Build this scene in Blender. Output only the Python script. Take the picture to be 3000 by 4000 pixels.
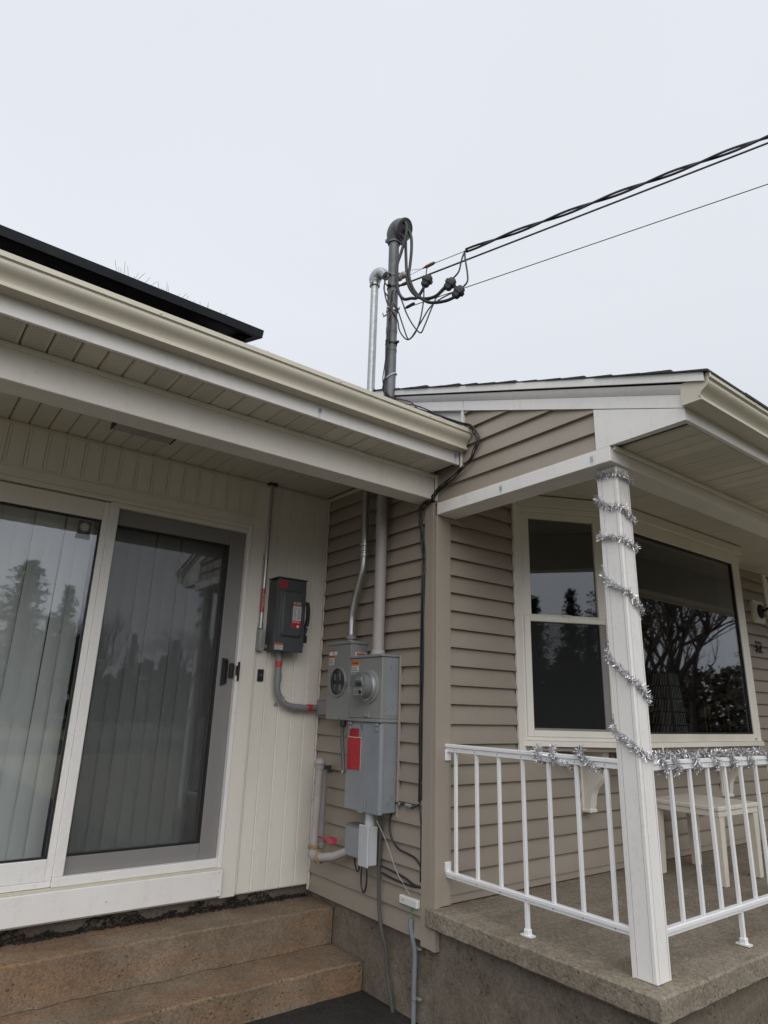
import bpy, bmesh, math, random
from mathutils import Vector, Matrix
random.seed(7)
for o in list(bpy.data.objects): bpy.data.objects.remove(o, do_unlink=True)
SC = bpy.context.scene
COL = SC.collection
# ------------------------------------------------------------------ camera
cam_d = bpy.data.cameras.new('camera'); cam = bpy.data.objects.new('camera', cam_d); COL.objects.link(cam)
R0 = Vector((0.792061, -0.609753, 0.029001)); R1 = Vector((0.199407, 0.213539, -0.956367)); R2 = Vector((0.576955, 0.763284, 0.290725))
CAMLOC = Vector((-2.51902, -2.79384, 0.96470))
cam.matrix_world = Matrix(((R0.x, -R1.x, -R2.x, CAMLOC.x), (R0.y, -R1.y, -R2.y, CAMLOC.y), (R0.z, -R1.z, -R2.z, CAMLOC.z), (0, 0, 0, 1)))
cam_d.sensor_fit = 'VERTICAL'; cam_d.sensor_height = 36.0; cam_d.sensor_width = 27.0
cam_d.lens = 36.0 * 2522.46 / 4000.0
cam_d.clip_start = 0.02; cam_d.clip_end = 2000
SC.camera = cam
# ------------------------------------------------------------------ world, sun, exposure
SUN_ELEV = math.radians(45); SUN_AZ = math.radians(206)          # azimuth clockwise from +y
wd = bpy.data.worlds.new('World'); SC.world = wd; wd.use_nodes = True
nt = wd.node_tree; nt.nodes.clear()
w_out = nt.nodes.new('ShaderNodeOutputWorld')
w_sky = nt.nodes.new('ShaderNodeTexSky'); w_sky.sky_type = 'NISHITA'; w_sky.sun_disc = False
w_sky.sun_elevation = SUN_ELEV; w_sky.sun_rotation = SUN_AZ; w_sky.air_density = 2.0; w_sky.dust_density = 6.0
w_b1 = nt.nodes.new('ShaderNodeBackground'); w_b1.inputs['Strength'].default_value = 0.05
nt.links.new(w_sky.outputs[0], w_b1.inputs['Color'])
w_tc = nt.nodes.new('ShaderNodeTexCoord')
w_nz = nt.nodes.new('ShaderNodeTexNoise'); w_nz.inputs['Scale'].default_value = 1.3; w_nz.inputs['Detail'].default_value = 4
nt.links.new(w_tc.outputs['Generated'], w_nz.inputs['Vector'])
w_rp = nt.nodes.new('ShaderNodeValToRGB')
w_rp.color_ramp.elements[0].position = 0.3; w_rp.color_ramp.elements[0].color = (0.628, 0.651, 0.700, 1)
w_rp.color_ramp.elements[1].position = 0.7; w_rp.color_ramp.elements[1].color = (0.666, 0.694, 0.750, 1)
nt.links.new(w_nz.outputs['Fac'], w_rp.inputs['Fac'])
w_b2 = nt.nodes.new('ShaderNodeBackground'); w_b2.inputs['Strength'].default_value = 1.0
w_sx = nt.nodes.new('ShaderNodeSeparateXYZ'); nt.links.new(w_tc.outputs['Generated'], w_sx.inputs[0])
w_gr = nt.nodes.new('ShaderNodeValToRGB'); nt.links.new(w_sx.outputs['Z'], w_gr.inputs['Fac'])     # overcast sky: dimmer towards the horizon
w_gr.color_ramp.elements[0].position = 0.0; w_gr.color_ramp.elements[0].color = (0.76, 0.76, 0.77, 1)
w_gr.color_ramp.elements[1].position = 0.55; w_gr.color_ramp.elements[1].color = (1.0, 1.0, 1.0, 1)
w_ml = nt.nodes.new('ShaderNodeMix'); w_ml.data_type = 'RGBA'; w_ml.blend_type = 'MULTIPLY'; w_ml.inputs[0].default_value = 1.0
nt.links.new(w_rp.outputs['Color'], w_ml.inputs[6]); nt.links.new(w_gr.outputs['Color'], w_ml.inputs[7])
nt.links.new(w_ml.outputs[2], w_b2.inputs['Color'])
w_mx = nt.nodes.new('ShaderNodeMixShader'); w_mx.inputs[0].default_value = 0.94
nt.links.new(w_b1.outputs[0], w_mx.inputs[1]); nt.links.new(w_b2.outputs[0], w_mx.inputs[2])
nt.links.new(w_mx.outputs[0], w_out.inputs['Surface'])
sun_d = bpy.data.lights.new('sun', 'SUN'); sun_d.energy = 1.5; sun_d.angle = math.radians(75); sun_d.color = (1.0, 0.97, 0.93)
sun = bpy.data.objects.new('sun', sun_d); COL.objects.link(sun)
sdir = Vector((math.sin(SUN_AZ) * math.cos(SUN_ELEV), math.cos(SUN_AZ) * math.cos(SUN_ELEV), math.sin(SUN_ELEV)))
sun.rotation_euler = sdir.to_track_quat('Z', 'Y').to_euler(); sun.location = sdir * 30
SC.view_settings.view_transform = 'Standard'; SC.view_settings.look = 'None'
SC.view_settings.exposure = 0.36; SC.view_settings.gamma = 1.0; SC.view_settings.use_curve_mapping = False
SC.render.engine = 'CYCLES'
SC.cycles.max_bounces = 10; SC.cycles.transparent_max_bounces = 24

# ------------------------------------------------------------------ materials
def new_mat(name):
    m = bpy.data.materials.new(name); m.use_nodes = True
    n = m.node_tree; n.nodes.clear()
    out = n.nodes.new('ShaderNodeOutputMaterial'); b = n.nodes.new('ShaderNodeBsdfPrincipled')
    n.links.new(b.outputs[0], out.inputs['Surface'])
    return m, n, b, out
def pos(n, scale=(1, 1, 1)):
    g = n.nodes.new('ShaderNodeNewGeometry'); mp = n.nodes.new('ShaderNodeMapping')
    mp.inputs['Scale'].default_value = scale
    n.links.new(g.outputs['Position'], mp.inputs['Vector'])
    return mp.outputs['Vector']
def noise(n, vec, scale, detail=4, rough=0.55):
    t = n.nodes.new('ShaderNodeTexNoise'); t.inputs['Scale'].default_value = scale
    t.inputs['Detail'].default_value = detail; t.inputs['Roughness'].default_value = rough
    n.links.new(vec, t.inputs['Vector']); return t.outputs['Fac']
def ramp(n, fac, stops):
    r = n.nodes.new('ShaderNodeValToRGB'); cr = r.color_ramp
    while len(cr.elements) < len(stops): cr.elements.new(0.5)
    for e, (p, c) in zip(cr.elements, stops):
        e.position = p; e.color = (c[0], c[1], c[2], 1) if not isinstance(c, (int, float)) else (c, c, c, 1)
    n.links.new(fac, r.inputs['Fac']); return r.outputs['Color']
def mixc(n, fac, a, b, mode='MIX'):
    x = n.nodes.new('ShaderNodeMix'); x.data_type = 'RGBA'; x.blend_type = mode
    if isinstance(fac, (int, float)): x.inputs[0].default_value = fac
    else: n.links.new(fac, x.inputs[0])
    for s, i in ((a, 6), (b, 7)):
        if isinstance(s, tuple): x.inputs[i].default_value = (s[0], s[1], s[2], 1)
        else: n.links.new(s, x.inputs[i])
    return x.outputs[2]
def bumpn(n, b, h, strength, dist=0.01):
    bp = n.nodes.new('ShaderNodeBump'); bp.inputs['Strength'].default_value = strength; bp.inputs['Distance'].default_value = dist
    n.links.new(h, bp.inputs['Height']); n.links.new(bp.outputs[0], b.inputs['Normal'])
def M(name, c, rough=0.5, metal=0.0, var=0.05, vs=6.0, stretch=(1, 1, 1), grime=0.0, gcol=(0.16, 0.13, 0.09), bump=0.0, bs=150.0, spec=0.5, coat=0.0):
    m, n, b, o = new_mat(name)
    v = pos(n, stretch)
    lo = tuple(max(0, k * (1 - var)) for k in c); hi = tuple(min(1, k * (1 + var)) for k in c)
    col = ramp(n, noise(n, v, vs, 5), [(0.3, lo), (0.7, hi)])
    if grime > 0:
        g1 = noise(n, pos(n, (3, 3, 0.6)), 3.2, 6, 0.7); g2 = noise(n, pos(n), 38, 5, 0.75)
        ma = n.nodes.new('ShaderNodeMath'); ma.operation = 'MULTIPLY'; n.links.new(g1, ma.inputs[0]); n.links.new(g2, ma.inputs[1])
        gm = ramp(n, ma.outputs[0], [(0.26, 0.0), (0.50, grime)])
        col = mixc(n, gm, col, gcol)
    n.links.new(col, b.inputs['Base Color'])
    rg = ramp(n, noise(n, v, vs * 2.3, 4), [(0.3, max(0.02, rough - 0.07)), (0.7, min(1, rough + 0.07))])
    n.links.new(rg, b.inputs['Roughness'])
    b.inputs['Metallic'].default_value = metal; b.inputs['Specular IOR Level'].default_value = spec
    if coat: b.inputs['Coat Weight'].default_value = coat
    if bump > 0: bumpn(n, b, noise(n, v, bs, 3), bump, 0.002)
    return m
def tone(mat, amt):
    n = mat.node_tree; b = [q for q in n.nodes if q.type == 'BSDF_PRINCIPLED'][0]; l = b.inputs['Base Color'].links[0]; src = l.from_socket
    oi = n.nodes.new('ShaderNodeObjectInfo'); r = ramp(n, oi.outputs['Random'], [(0.0, 1 - amt), (1.0, 1 + amt)])
    n.links.new(mixc(n, 1.0, src, r, 'MULTIPLY'), b.inputs['Base Color'])
def concrete(name, c1, c2, stain, agg=0.5, pits=0.5, moss=None):
    m, n, b, o = new_mat(name)
    v = pos(n)
    base = ramp(n, noise(n, v, 2.6, 8, 0.65), [(0.32, c1), (0.68, c2)])
    st = ramp(n, noise(n, pos(n, (0.5, 4.0, 4.0)), 1.7, 6, 0.7), [(0.45, 0.0), (0.70, 0.8)])
    base = mixc(n, st, base, stain)
    if moss:
        mm = ramp(n, noise(n, v, 5.0, 7, 0.75), [(0.52, 0.0), (0.70, 0.6)])
        base = mixc(n, mm, base, moss)
    vo = n.nodes.new('ShaderNodeTexVoronoi'); vo.inputs['Scale'].default_value = 85; n.links.new(v, vo.inputs['Vector'])
    sp = ramp(n, vo.outputs['Color'], [(0.1, 0.55), (0.9, 1.35)])
    base = mixc(n, agg, base, mixc(n, 1.0, base, sp, 'MULTIPLY'))
    fine = ramp(n, noise(n, v, 120, 6, 0.8), [(0.3, 0.70), (0.7, 1.25)])
    base = mixc(n, 0.8, base, mixc(n, 1.0, base, fine, 'MULTIPLY'))
    pv = n.nodes.new('ShaderNodeTexVoronoi'); pv.inputs['Scale'].default_value = 40; n.links.new(v, pv.inputs['Vector'])
    pmask = ramp(n, noise(n, v, 7, 4), [(0.50, 0.0), (0.58, 0.8)])
    pit = ramp(n, pv.outputs['Distance'], [(0.10, 1.0), (0.24, 0.0)])
    pm = n.nodes.new('ShaderNodeMath'); pm.operation = 'MULTIPLY'; n.links.new(pmask, pm.inputs[0]); n.links.new(pit, pm.inputs[1])
    pm2 = n.nodes.new('ShaderNodeMath'); pm2.operation = 'MULTIPLY'; n.links.new(pm.outputs[0], pm2.inputs[0]); pm2.inputs[1].default_value = pits
    base = mixc(n, pm2.outputs[0], base, tuple(k * 0.22 for k in c1))
    n.links.new(base, b.inputs['Base Color']); b.inputs['Roughness'].default_value = 0.93; b.inputs['Specular IOR Level'].default_value = 0.25
    h1 = noise(n, v, 70, 6, 0.75)
    ha = n.nodes.new('ShaderNodeMath'); ha.operation = 'MULTIPLY_ADD'; n.links.new(vo.outputs['Distance'], ha.inputs[0]); ha.inputs[1].default_value = -0.8 * agg; n.links.new(h1, ha.inputs[2])
    hb = n.nodes.new('ShaderNodeMath'); hb.operation = 'MULTIPLY_ADD'; n.links.new(pm.outputs[0], hb.inputs[0]); hb.inputs[1].default_value = -1.2; n.links.new(ha.outputs[0], hb.inputs[2])
    bumpn(n, b, hb.outputs[0], 0.75, 0.006)
    return m
def vented(name, c):
    m, n, b, o = new_mat(name)
    tc = n.nodes.new('ShaderNodeTexCoord')
    mp = n.nodes.new('ShaderNodeMapping'); mp.inputs['Scale'].default_value = (95, 95, 95); mp.inputs['Rotation'].default_value = (0, 0, 0.785)
    n.links.new(tc.outputs['Object'], mp.inputs['Vector'])
    sx = n.nodes.new('ShaderNodeSeparateXYZ'); n.links.new(mp.outputs[0], sx.inputs[0])
    def fr(s):
        a = n.nodes.new('ShaderNodeMath'); a.operation = 'FRACT'; n.links.new(s, a.inputs[0])
        k = n.nodes.new('ShaderNodeMath'); k.operation = 'SUBTRACT'; n.links.new(a.outputs[0], k.inputs[0]); k.inputs[1].default_value = 0.5
        q = n.nodes.new('ShaderNodeMath'); q.operation = 'POWER'; n.links.new(k.outputs[0], q.inputs[0]); q.inputs[1].default_value = 2
        return q.outputs[0]
    ad = n.nodes.new('ShaderNodeMath'); ad.operation = 'ADD'; n.links.new(fr(sx.outputs['X']), ad.inputs[0]); n.links.new(fr(sx.outputs['Y']), ad.inputs[1])
    hole = ramp(n, ad.outputs[0], [(0.035, 1.0), (0.06, 0.0)])
    so = n.nodes.new('ShaderNodeSeparateXYZ'); n.links.new(tc.outputs['Object'], so.inputs[0])
    ab = n.nodes.new('ShaderNodeMath'); ab.operation = 'ABSOLUTE'; n.links.new(so.outputs['X'], ab.inputs[0])
    inb = ramp(n, ab.outputs[0], [(0.036, 1.0), (0.038, 0.0)])
    mu = n.nodes.new('ShaderNodeMath'); mu.operation = 'MULTIPLY'; n.links.new(hole, mu.inputs[0]); n.links.new(inb, mu.inputs[1])
    n.links.new(mixc(n, mu.outputs[0], c, tuple(k * 0.12 for k in c)), b.inputs['Base Color'])
    b.inputs['Roughness'].default_value = 0.5
    return m
def glass(name, f0=0.045, tint=(0.93, 0.94, 0.94)):
    m, n, b, o = new_mat(name); n.nodes.remove(b)
    g = n.nodes.new('ShaderNodeNewGeometry')
    dp = n.nodes.new('ShaderNodeVectorMath'); dp.operation = 'DOT_PRODUCT'; n.links.new(g.outputs['Normal'], dp.inputs[0]); n.links.new(g.outputs['Incoming'], dp.inputs[1])
    ab = n.nodes.new('ShaderNodeMath'); ab.operation = 'ABSOLUTE'; n.links.new(dp.outputs['Value'], ab.inputs[0])
    om = n.nodes.new('ShaderNodeMath'); om.operation = 'SUBTRACT'; om.inputs[0].default_value = 1.0; n.links.new(ab.outputs[0], om.inputs[1])
    pw = n.nodes.new('ShaderNodeMath'); pw.operation = 'POWER'; n.links.new(om.outputs[0], pw.inputs[0]); pw.inputs[1].default_value = 5
    sc = n.nodes.new('ShaderNodeMath'); sc.operation = 'MULTIPLY_ADD'; n.links.new(pw.outputs[0], sc.inputs[0]); sc.inputs[1].default_value = 1 - f0; sc.inputs[2].default_value = f0
    t = n.nodes.new('ShaderNodeBsdfTransparent'); t.inputs[0].default_value = (*tint, 1)
    gl = n.nodes.new('ShaderNodeBsdfGlossy'); gl.inputs['Roughness'].default_value = 0.02; gl.inputs['Color'].default_value = (0.97, 0.98, 1, 1)
    bp = n.nodes.new('ShaderNodeBump'); bp.inputs['Strength'].default_value = 0.010; bp.inputs['Distance'].default_value = 0.01
    n.links.new(noise(n, pos(n), 2.2, 1), bp.inputs['Height']); n.links.new(bp.outputs[0], gl.inputs['Normal'])
    mx = n.nodes.new('ShaderNodeMixShader'); n.links.new(sc.outputs[0], mx.inputs[0]); n.links.new(t.outputs[0], mx.inputs[1]); n.links.new(gl.outputs[0], mx.inputs[2])
    n.links.new(mx.outputs[0], o.inputs['Surface'])
    return m
def meshscreen(name, op=0.32, c=(0.03, 0.032, 0.035)):
    m, n, b, o = new_mat(name)
    b.inputs['Base Color'].default_value = (*c, 1); b.inputs['Roughness'].default_value = 0.8
    t = n.nodes.new('ShaderNodeBsdfTransparent'); mx = n.nodes.new('ShaderNodeMixShader'); mx.inputs[0].default_value = op
    n.links.new(t.outputs[0], mx.inputs[1]); n.links.new(b.outputs[0], mx.inputs[2]); n.links.new(mx.outputs[0], o.inputs['Surface'])
    return m

MT = {}
MT['white'] = M('white_aluminium', (0.80, 0.79, 0.775), 0.42, var=0.025, vs=3, grime=0.20)
MT['whitec'] = M('warm_and_shaded_white_aluminium', (0.76, 0.735, 0.675), 0.45, var=0.03, vs=3, grime=0.20)  # white trim again, tone warmed where beams and trims look cream in shade
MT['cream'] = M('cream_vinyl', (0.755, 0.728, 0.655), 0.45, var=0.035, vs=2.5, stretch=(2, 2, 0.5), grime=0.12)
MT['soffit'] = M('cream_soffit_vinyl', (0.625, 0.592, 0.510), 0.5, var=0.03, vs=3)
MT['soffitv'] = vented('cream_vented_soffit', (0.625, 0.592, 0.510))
MT['taupe'] = M('taupe_vinyl', (0.312, 0.271, 0.224), 0.5, var=0.05, vs=1.6, stretch=(1, 1, 1.6), grime=0.14, bump=0.08, bs=60)
tone(MT['taupe'], 0.035); tone(MT['cream'], 0.02); tone(MT['soffit'], 0.025)
MT['taupet'] = M('taupe_trim', (0.330, 0.287, 0.238), 0.45, var=0.04, vs=2, grime=0.14)
MT['gutter'] = M('beige_gutter_enamel', (0.565, 0.535, 0.440), 0.33, var=0.04, vs=2.5, grime=0.25, gcol=(0.2, 0.17, 0.11))
MT['shingle'] = M('asphalt_shingle', (0.040, 0.037, 0.038), 0.95, var=0.45, vs=60, bump=0.5, bs=220)
MT['dark'] = M('dark_void', (0.02, 0.02, 0.02), 0.9)
MT['wood'] = M('wall_sheathing', (0.25, 0.22, 0.18), 0.9)
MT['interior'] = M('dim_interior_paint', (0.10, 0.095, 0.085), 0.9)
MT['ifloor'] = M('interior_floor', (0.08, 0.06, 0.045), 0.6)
MT['conc_f'] = concrete('foundation_concrete', (0.150, 0.130, 0.102), (0.235, 0.205, 0.165), (0.10, 0.083, 0.062), 0.35, 1.0, moss=(0.125, 0.110, 0.070))
MT['conc_s'] = concrete('porch_concrete', (0.225, 0.192, 0.150), (0.315, 0.275, 0.222), (0.190, 0.150, 0.110), 0.55, 0.4, moss=(0.165, 0.140, 0.095))
MT['conc_st'] = concrete('step_concrete', (0.150, 0.112, 0.080), (0.258, 0.205, 0.152), (0.270, 0.148, 0.072), 0.45, 1.0)
MT['asphalt'] = concrete('asphalt', (0.022, 0.022, 0.023), (0.040, 0.039, 0.038), (0.03, 0.029, 0.027), 0.6, 0.2)
MT['lawn'] = M('winter_lawn', (0.125, 0.112, 0.065), 0.95, var=0.35, vs=1.5)
MT['galv'] = M('galvanised_steel', (0.44, 0.46, 0.47), 0.42, metal=0.7, var=0.14, vs=28, grime=0.1)
MT['emt'] = M('steel_conduit', (0.46, 0.46, 0.46), 0.34, metal=0.9, var=0.06, vs=10)
MT['mast'] = M('weathered_mast', (0.135, 0.140, 0.150), 0.5, metal=0.35, var=0.16, vs=9, grime=0.45, gcol=(0.15, 0.085, 0.05))
MT['greyp'] = M('grey_painted_pipe', (0.36, 0.345, 0.335), 0.5, var=0.06, vs=8, grime=0.2)
MT['pvc'] = M('grey_pvc', (0.225, 0.23, 0.24), 0.42, var=0.06, vs=8)
MT['pvcb'] = M('blue_grey_pvc', (0.20, 0.228, 0.258), 0.42, var=0.06, vs=8, grime=0.2)
MT['discon'] = M('dark_grey_enamel', (0.066, 0.071, 0.076), 0.38, var=0.05, vs=5)
MT['darkpipe'] = M('dark_grey_sheath', (0.075, 0.077, 0.080), 0.45)
MT['discon2'] = M('black_grey_plastic', (0.03, 0.032, 0.034), 0.4)
MT['meterbox'] = M('grey_enamel', (0.245, 0.252, 0.250), 0.38, var=0.05, vs=4, grime=0.12)
MT['cabinet'] = M('blue_grey_steel', (0.285, 0.308, 0.338), 0.34, metal=0.25, var=0.10, vs=3.5, grime=0.25, gcol=(0.16, 0.17, 0.17))
MT['lightbox'] = M('pale_grey_plastic', (0.47, 0.485, 0.51), 0.45, var=0.04, grime=0.15)
MT['black'] = M('black_rubber', (0.014, 0.014, 0.016), 0.45)
MT['wire'] = M('black_wire_sheath', (0.022, 0.022, 0.028), 0.42)
MT['wireb'] = M('brown_black_wire', (0.045, 0.036, 0.038), 0.5)
MT['wirer'] = M('rusty_brown_wedge', (0.16, 0.075, 0.05), 0.6, var=0.2, vs=60)
MT['red'] = M('red_label', (0.50, 0.035, 0.045), 0.45, var=0.06)
MT['redtag'] = M('red_tag', (0.46, 0.022, 0.035), 0.5, var=0.05, vs=14)
MT['redvalve'] = M('faded_red_valve', (0.50, 0.06, 0.11), 0.5)
MT['orange'] = M('orange_label', (0.62, 0.17, 0.03), 0.5)
MT['paper'] = M('white_label', (0.66, 0.66, 0.66), 0.5)
MT['ink'] = M('label_ink', (0.06, 0.06, 0.065), 0.6)
MT['inkr'] = M('dark_red_ink', (0.20, 0.012, 0.018), 0.6)
MT['yellow'] = M('yellow_ink', (0.55, 0.50, 0.05), 0.5)
MT['glass'] = glass('door_glass', 0.14)
MT['glassb'] = glass('bay_glass', 0.125, (0.62, 0.64, 0.64))
MT['glassm'] = glass('clear_cover', 0.04, (0.93, 0.94, 0.94))
MT['screen'] = meshscreen('insect_screen', 0.26)
MT['greyframe'] = M('grey_door_frame', (0.225, 0.218, 0.214), 0.42, var=0.03)
MT['gasket'] = M('black_gasket_and_backing', (0.012, 0.013, 0.015), 0.5)
MT['blind'] = M('vertical_blind_vinyl', (0.64, 0.66, 0.65), 0.55, var=0.05, vs=3, stretch=(6, 6, 0.6))
MT['railwhite'] = M('white_rail_enamel', (0.80, 0.81, 0.83), 0.35, var=0.02, grime=0.12)
MT['tablew'] = M('cream_plastic', (0.70, 0.66, 0.58), 0.5, var=0.04, grime=0.3)
MT['stain'] = M('stained_cream_vinyl', (0.70, 0.66, 0.57), 0.45, var=0.16, vs=2.2, stretch=(1.0, 1.0, 0.1))
MT['tinsel'] = M('silver_tinsel', (0.70, 0.70, 0.72), 0.26, metal=1.0, var=0.08, vs=90)
MT['brass'] = M('brass', (0.65, 0.5, 0.18), 0.3, metal=1.0)
MT['vase'] = M('black_ceramic', (0.02, 0.02, 0.022), 0.4)
MT['vasew'] = M('pale_ceramic_stripe', (0.55, 0.57, 0.60), 0.5)
MT['clear'] = glass('clear_hook_plastic', 0.06, (0.82, 0.87, 0.92))
MT['green'] = M('green_wire', (0.05, 0.30, 0.12), 0.5)
MT['bark'] = M('bark', (0.07, 0.055, 0.045), 0.9, var=0.3, vs=8)
MT['barkp'] = M('pale_twig', (0.16, 0.145, 0.135), 0.9)
MT['needle'] = M('conifer_needles', (0.022, 0.040, 0.022), 0.8, var=0.4, vs=1.5)
MT['needle2'] = M('pine_needles', (0.030, 0.045, 0.026), 0.8, var=0.4, vs=1.5)
MT['leafb'] = M('dry_leaves', (0.055, 0.045, 0.028), 0.85, var=0.5, vs=2)
MT['solarf'] = M('black_anodised_frame', (0.026, 0.028, 0.034), 0.34, metal=0.3)
MT['solarc'] = M('solar_cells', (0.012, 0.014, 0.026), 0.12)
MT['rust'] = M('rusty_joint', (0.30, 0.20, 0.11), 0.75, var=0.3, vs=40)
MT['debris'] = M('black_leaf_litter', (0.016, 0.014, 0.012), 0.9, var=0.5, vs=40)
MT['numeral'] = M('dark_bronze', (0.035, 0.026, 0.020), 0.4, metal=0.5)
MT['lamp'] = M('frosted_lens', (0.35, 0.35, 0.34), 0.6)

# ------------------------------------------------------------------ mesh helpers
class MB:
    def __init__(s): s.v = []; s.f = []; s.mi = []; s.cur = 0
    def add(s, vs, fs):
        k = len(s.v); s.v += [tuple(q) for q in vs]
        for q in fs: s.f.append([i + k for i in q]); s.mi.append(s.cur)
        return s
    def box(s, x0, x1, y0, y1, z0, z1, c=0.0):
        if x0 > x1: x0, x1 = x1, x0
        if y0 > y1: y0, y1 = y1, y0
        if z0 > z1: z0, z1 = z1, z0
        c = min(c, 0.45 * min(x1 - x0, y1 - y0, z1 - z0))
        if c <= 0:
            vs = [(x, y, z) for x in (x0, x1) for y in (y0, y1) for z in (z0, z1)]
            return s.add(vs, [(0, 1, 3, 2), (4, 6, 7, 5), (0, 4, 5, 1), (2, 3, 7, 6), (0, 2, 6, 4), (1, 5, 7, 3)])
        vs = []; idx = {}
        L = (x0, y0, z0); H = (x1, y1, z1)
        for a in (0, 1):
            for b in (0, 1):
                for d in (0, 1):
                    for ax in range(3):
                        p = []
                        for i, t in enumerate((a, b, d)):
                            base = H[i] if t else L[i]
                            if i != ax: base += -c if t else c
                            p.append(base)
                        idx[(a, b, d, ax)] = len(vs); vs.append(tuple(p))
        fs = []
        for ax in range(3):
            o = [i for i in range(3) if i != ax]
            for t in (0, 1):
                q = []
                for (m, k) in ((0, 0), (1, 0), (1, 1), (0, 1)):
                    key = [0, 0, 0]; key[ax] = t; key[o[0]] = m; key[o[1]] = k; q.append(idx[(*key, ax)])
                fs.append(q)
        for ax in range(3):
            o = [i for i in range(3) if i != ax]
            for m in (0, 1):
                for k in (0, 1):
                    def K(t, w):
                        key = [0, 0, 0]; key[ax] = t; key[o[0]] = m; key[o[1]] = k; return idx[(*key, w)]
                    fs.append([K(0, o[0]), K(1, o[0]), K(1, o[1]), K(0, o[1])])
        for a in (0, 1):
            for b in (0, 1):
                for d in (0, 1): fs.append([idx[(a, b, d, 0)], idx[(a, b, d, 1)], idx[(a, b, d, 2)]])
        return s.add(vs, fs)
    def prism(s, poly, ax, lo, hi):
        n = len(poly)
        def P(q, t): return {'x': (t, q[0], q[1]), 'y': (q[0], t, q[1]), 'z': (q[0], q[1], t)}[ax]
        vs = [P(q, lo) for q in poly] + [P(q, hi) for q in poly]
        return s.add(vs, [list(range(n))[::-1], list(range(n, 2 * n))] + [[i, (i + 1) % n, n + (i + 1) % n, n + i] for i in range(n)])
    def tube(s, pts, r, n=10, caps=True):
        pts = [Vector(p) for p in pts]; m = len(pts); rs = r if isinstance(r, (list, tuple)) else [r] * m
        tg = []
        for i in range(m):
            t = pts[min(i + 1, m - 1)] - pts[max(i - 1, 0)]
            tg.append(t.normalized() if t.length > 1e-9 else Vector((0, 0, 1)))
        up = Vector((0, 0, 1)) if abs(tg[0].z) < 0.9 else Vector((1, 0, 0))
        nr = tg[0].cross(up).normalized(); vs = []
        for i in range(m):
            nr = (nr - tg[i] * nr.dot(tg[i])); nr = nr.normalized() if nr.length > 1e-6 else tg[i].orthogonal().normalized()
            bn = tg[i].cross(nr)
            for k in range(n):
                a = 2 * math.pi * k / n; vs.append(pts[i] + (nr * math.cos(a) + bn * math.sin(a)) * rs[i])
        fs = [[i * n + k, i * n + (k + 1) % n, (i + 1) * n + (k + 1) % n, (i + 1) * n + k] for i in range(m - 1) for k in range(n)]
        if caps: fs += [list(range(n))[::-1], [(m - 1) * n + k for k in range(n)]]
        return s.add(vs, fs)
    def lathe(s, o, axis, prof, n=24):
        o = Vector(o); ax = Vector(axis).normalized(); u = ax.orthogonal().normalized(); w = ax.cross(u); vs = []; m = len(prof)
        for (r, h) in prof:
            for k in range(n):
                a = 2 * math.pi * k / n; vs.append(o + ax * h + (u * math.cos(a) + w * math.sin(a)) * max(r, 1e-5))
        fs = [[i * n + k, i * n + (k + 1) % n, (i + 1) * n + (k + 1) % n, (i + 1) * n + k] for i in range(m - 1) for k in range(n)]
        fs += [list(range(n))[::-1], [(m - 1) * n + k for k in range(n)]]
        return s.add(vs, fs)
    def mesh(s, name, mats, off=Vector((0, 0, 0)), ang=35):
        me = bpy.data.meshes.new(name)
        me.from_pydata([(a - off.x, b - off.y, c - off.z) for a, b, c in s.v], [], s.f)
        for m in (mats if isinstance(mats, (list, tuple)) else [mats]): me.materials.append(MT[m])
        me.polygons.foreach_set('material_index', s.mi)
        bm = bmesh.new(); bm.from_mesh(me); bmesh.ops.recalc_face_normals(bm, faces=bm.faces); bm.to_mesh(me); bm.free()
        me.polygons.foreach_set('use_smooth', [True] * len(me.polygons))
        me.set_sharp_from_angle(angle=math.radians(ang)); me.update()
        return me
def rootloc(o):
    while o.parent: o = o.parent
    return o.location.copy()
def tag(o, label, cat, group=None):
    o['label'] = label; o['category'] = cat
    if group: o['group'] = group
    return o
def part(name, mb, mats, parent, label=None, ang=35):
    off = rootloc(parent) if parent else Vector((0, 0, 0))
    me = mb.mesh(name, mats, off, ang); o = bpy.data.objects.new(name, me); COL.objects.link(o)
    if parent: o.parent = parent
    if label: o['label'] = label
    return o
def empty(name, loc, label, cat, group=None):
    o = bpy.data.objects.new(name, None); COL.objects.link(o); o.location = loc; o.empty_display_size = 0.1
    tag(o, label, cat, group); return o
def single(name, mb, mats, loc, label, cat, group=None, ang=35):     # a thing that is one mesh
    loc = Vector(loc); me = mb.mesh(name, mats, loc, ang)
    o = bpy.data.objects.new(name, me); COL.objects.link(o); o.location = loc
    return tag(o, label, cat, group)
def struct(name, mb, mats):
    o = part(name, mb, mats, None); o['kind'] = 'structure'; return o
def piece(name, me, parent, loc, rot=(0, 0, 0)):
    o = bpy.data.objects.new(name, me); COL.objects.link(o); o.parent = parent
    o.location = Vector(loc) - rootloc(parent); o.rotation_euler = rot; return o
def smooth(pts, k=8):
    P = [Vector(p) for p in pts]; P = [P[0] * 2 - P[1]] + P + [P[-1] * 2 - P[-2]]; out = []
    for i in range(1, len(P) - 2):
        for j in range(k):
            t = j / k; a, b, c, d = P[i - 1], P[i], P[i + 1], P[i + 2]
            out.append(0.5 * ((2 * b) + (c - a) * t + (2 * a - 5 * b + 4 * c - d) * t * t + (3 * b - a - 3 * c + d) * t ** 3))
    out.append(P[-2]); return out
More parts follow.
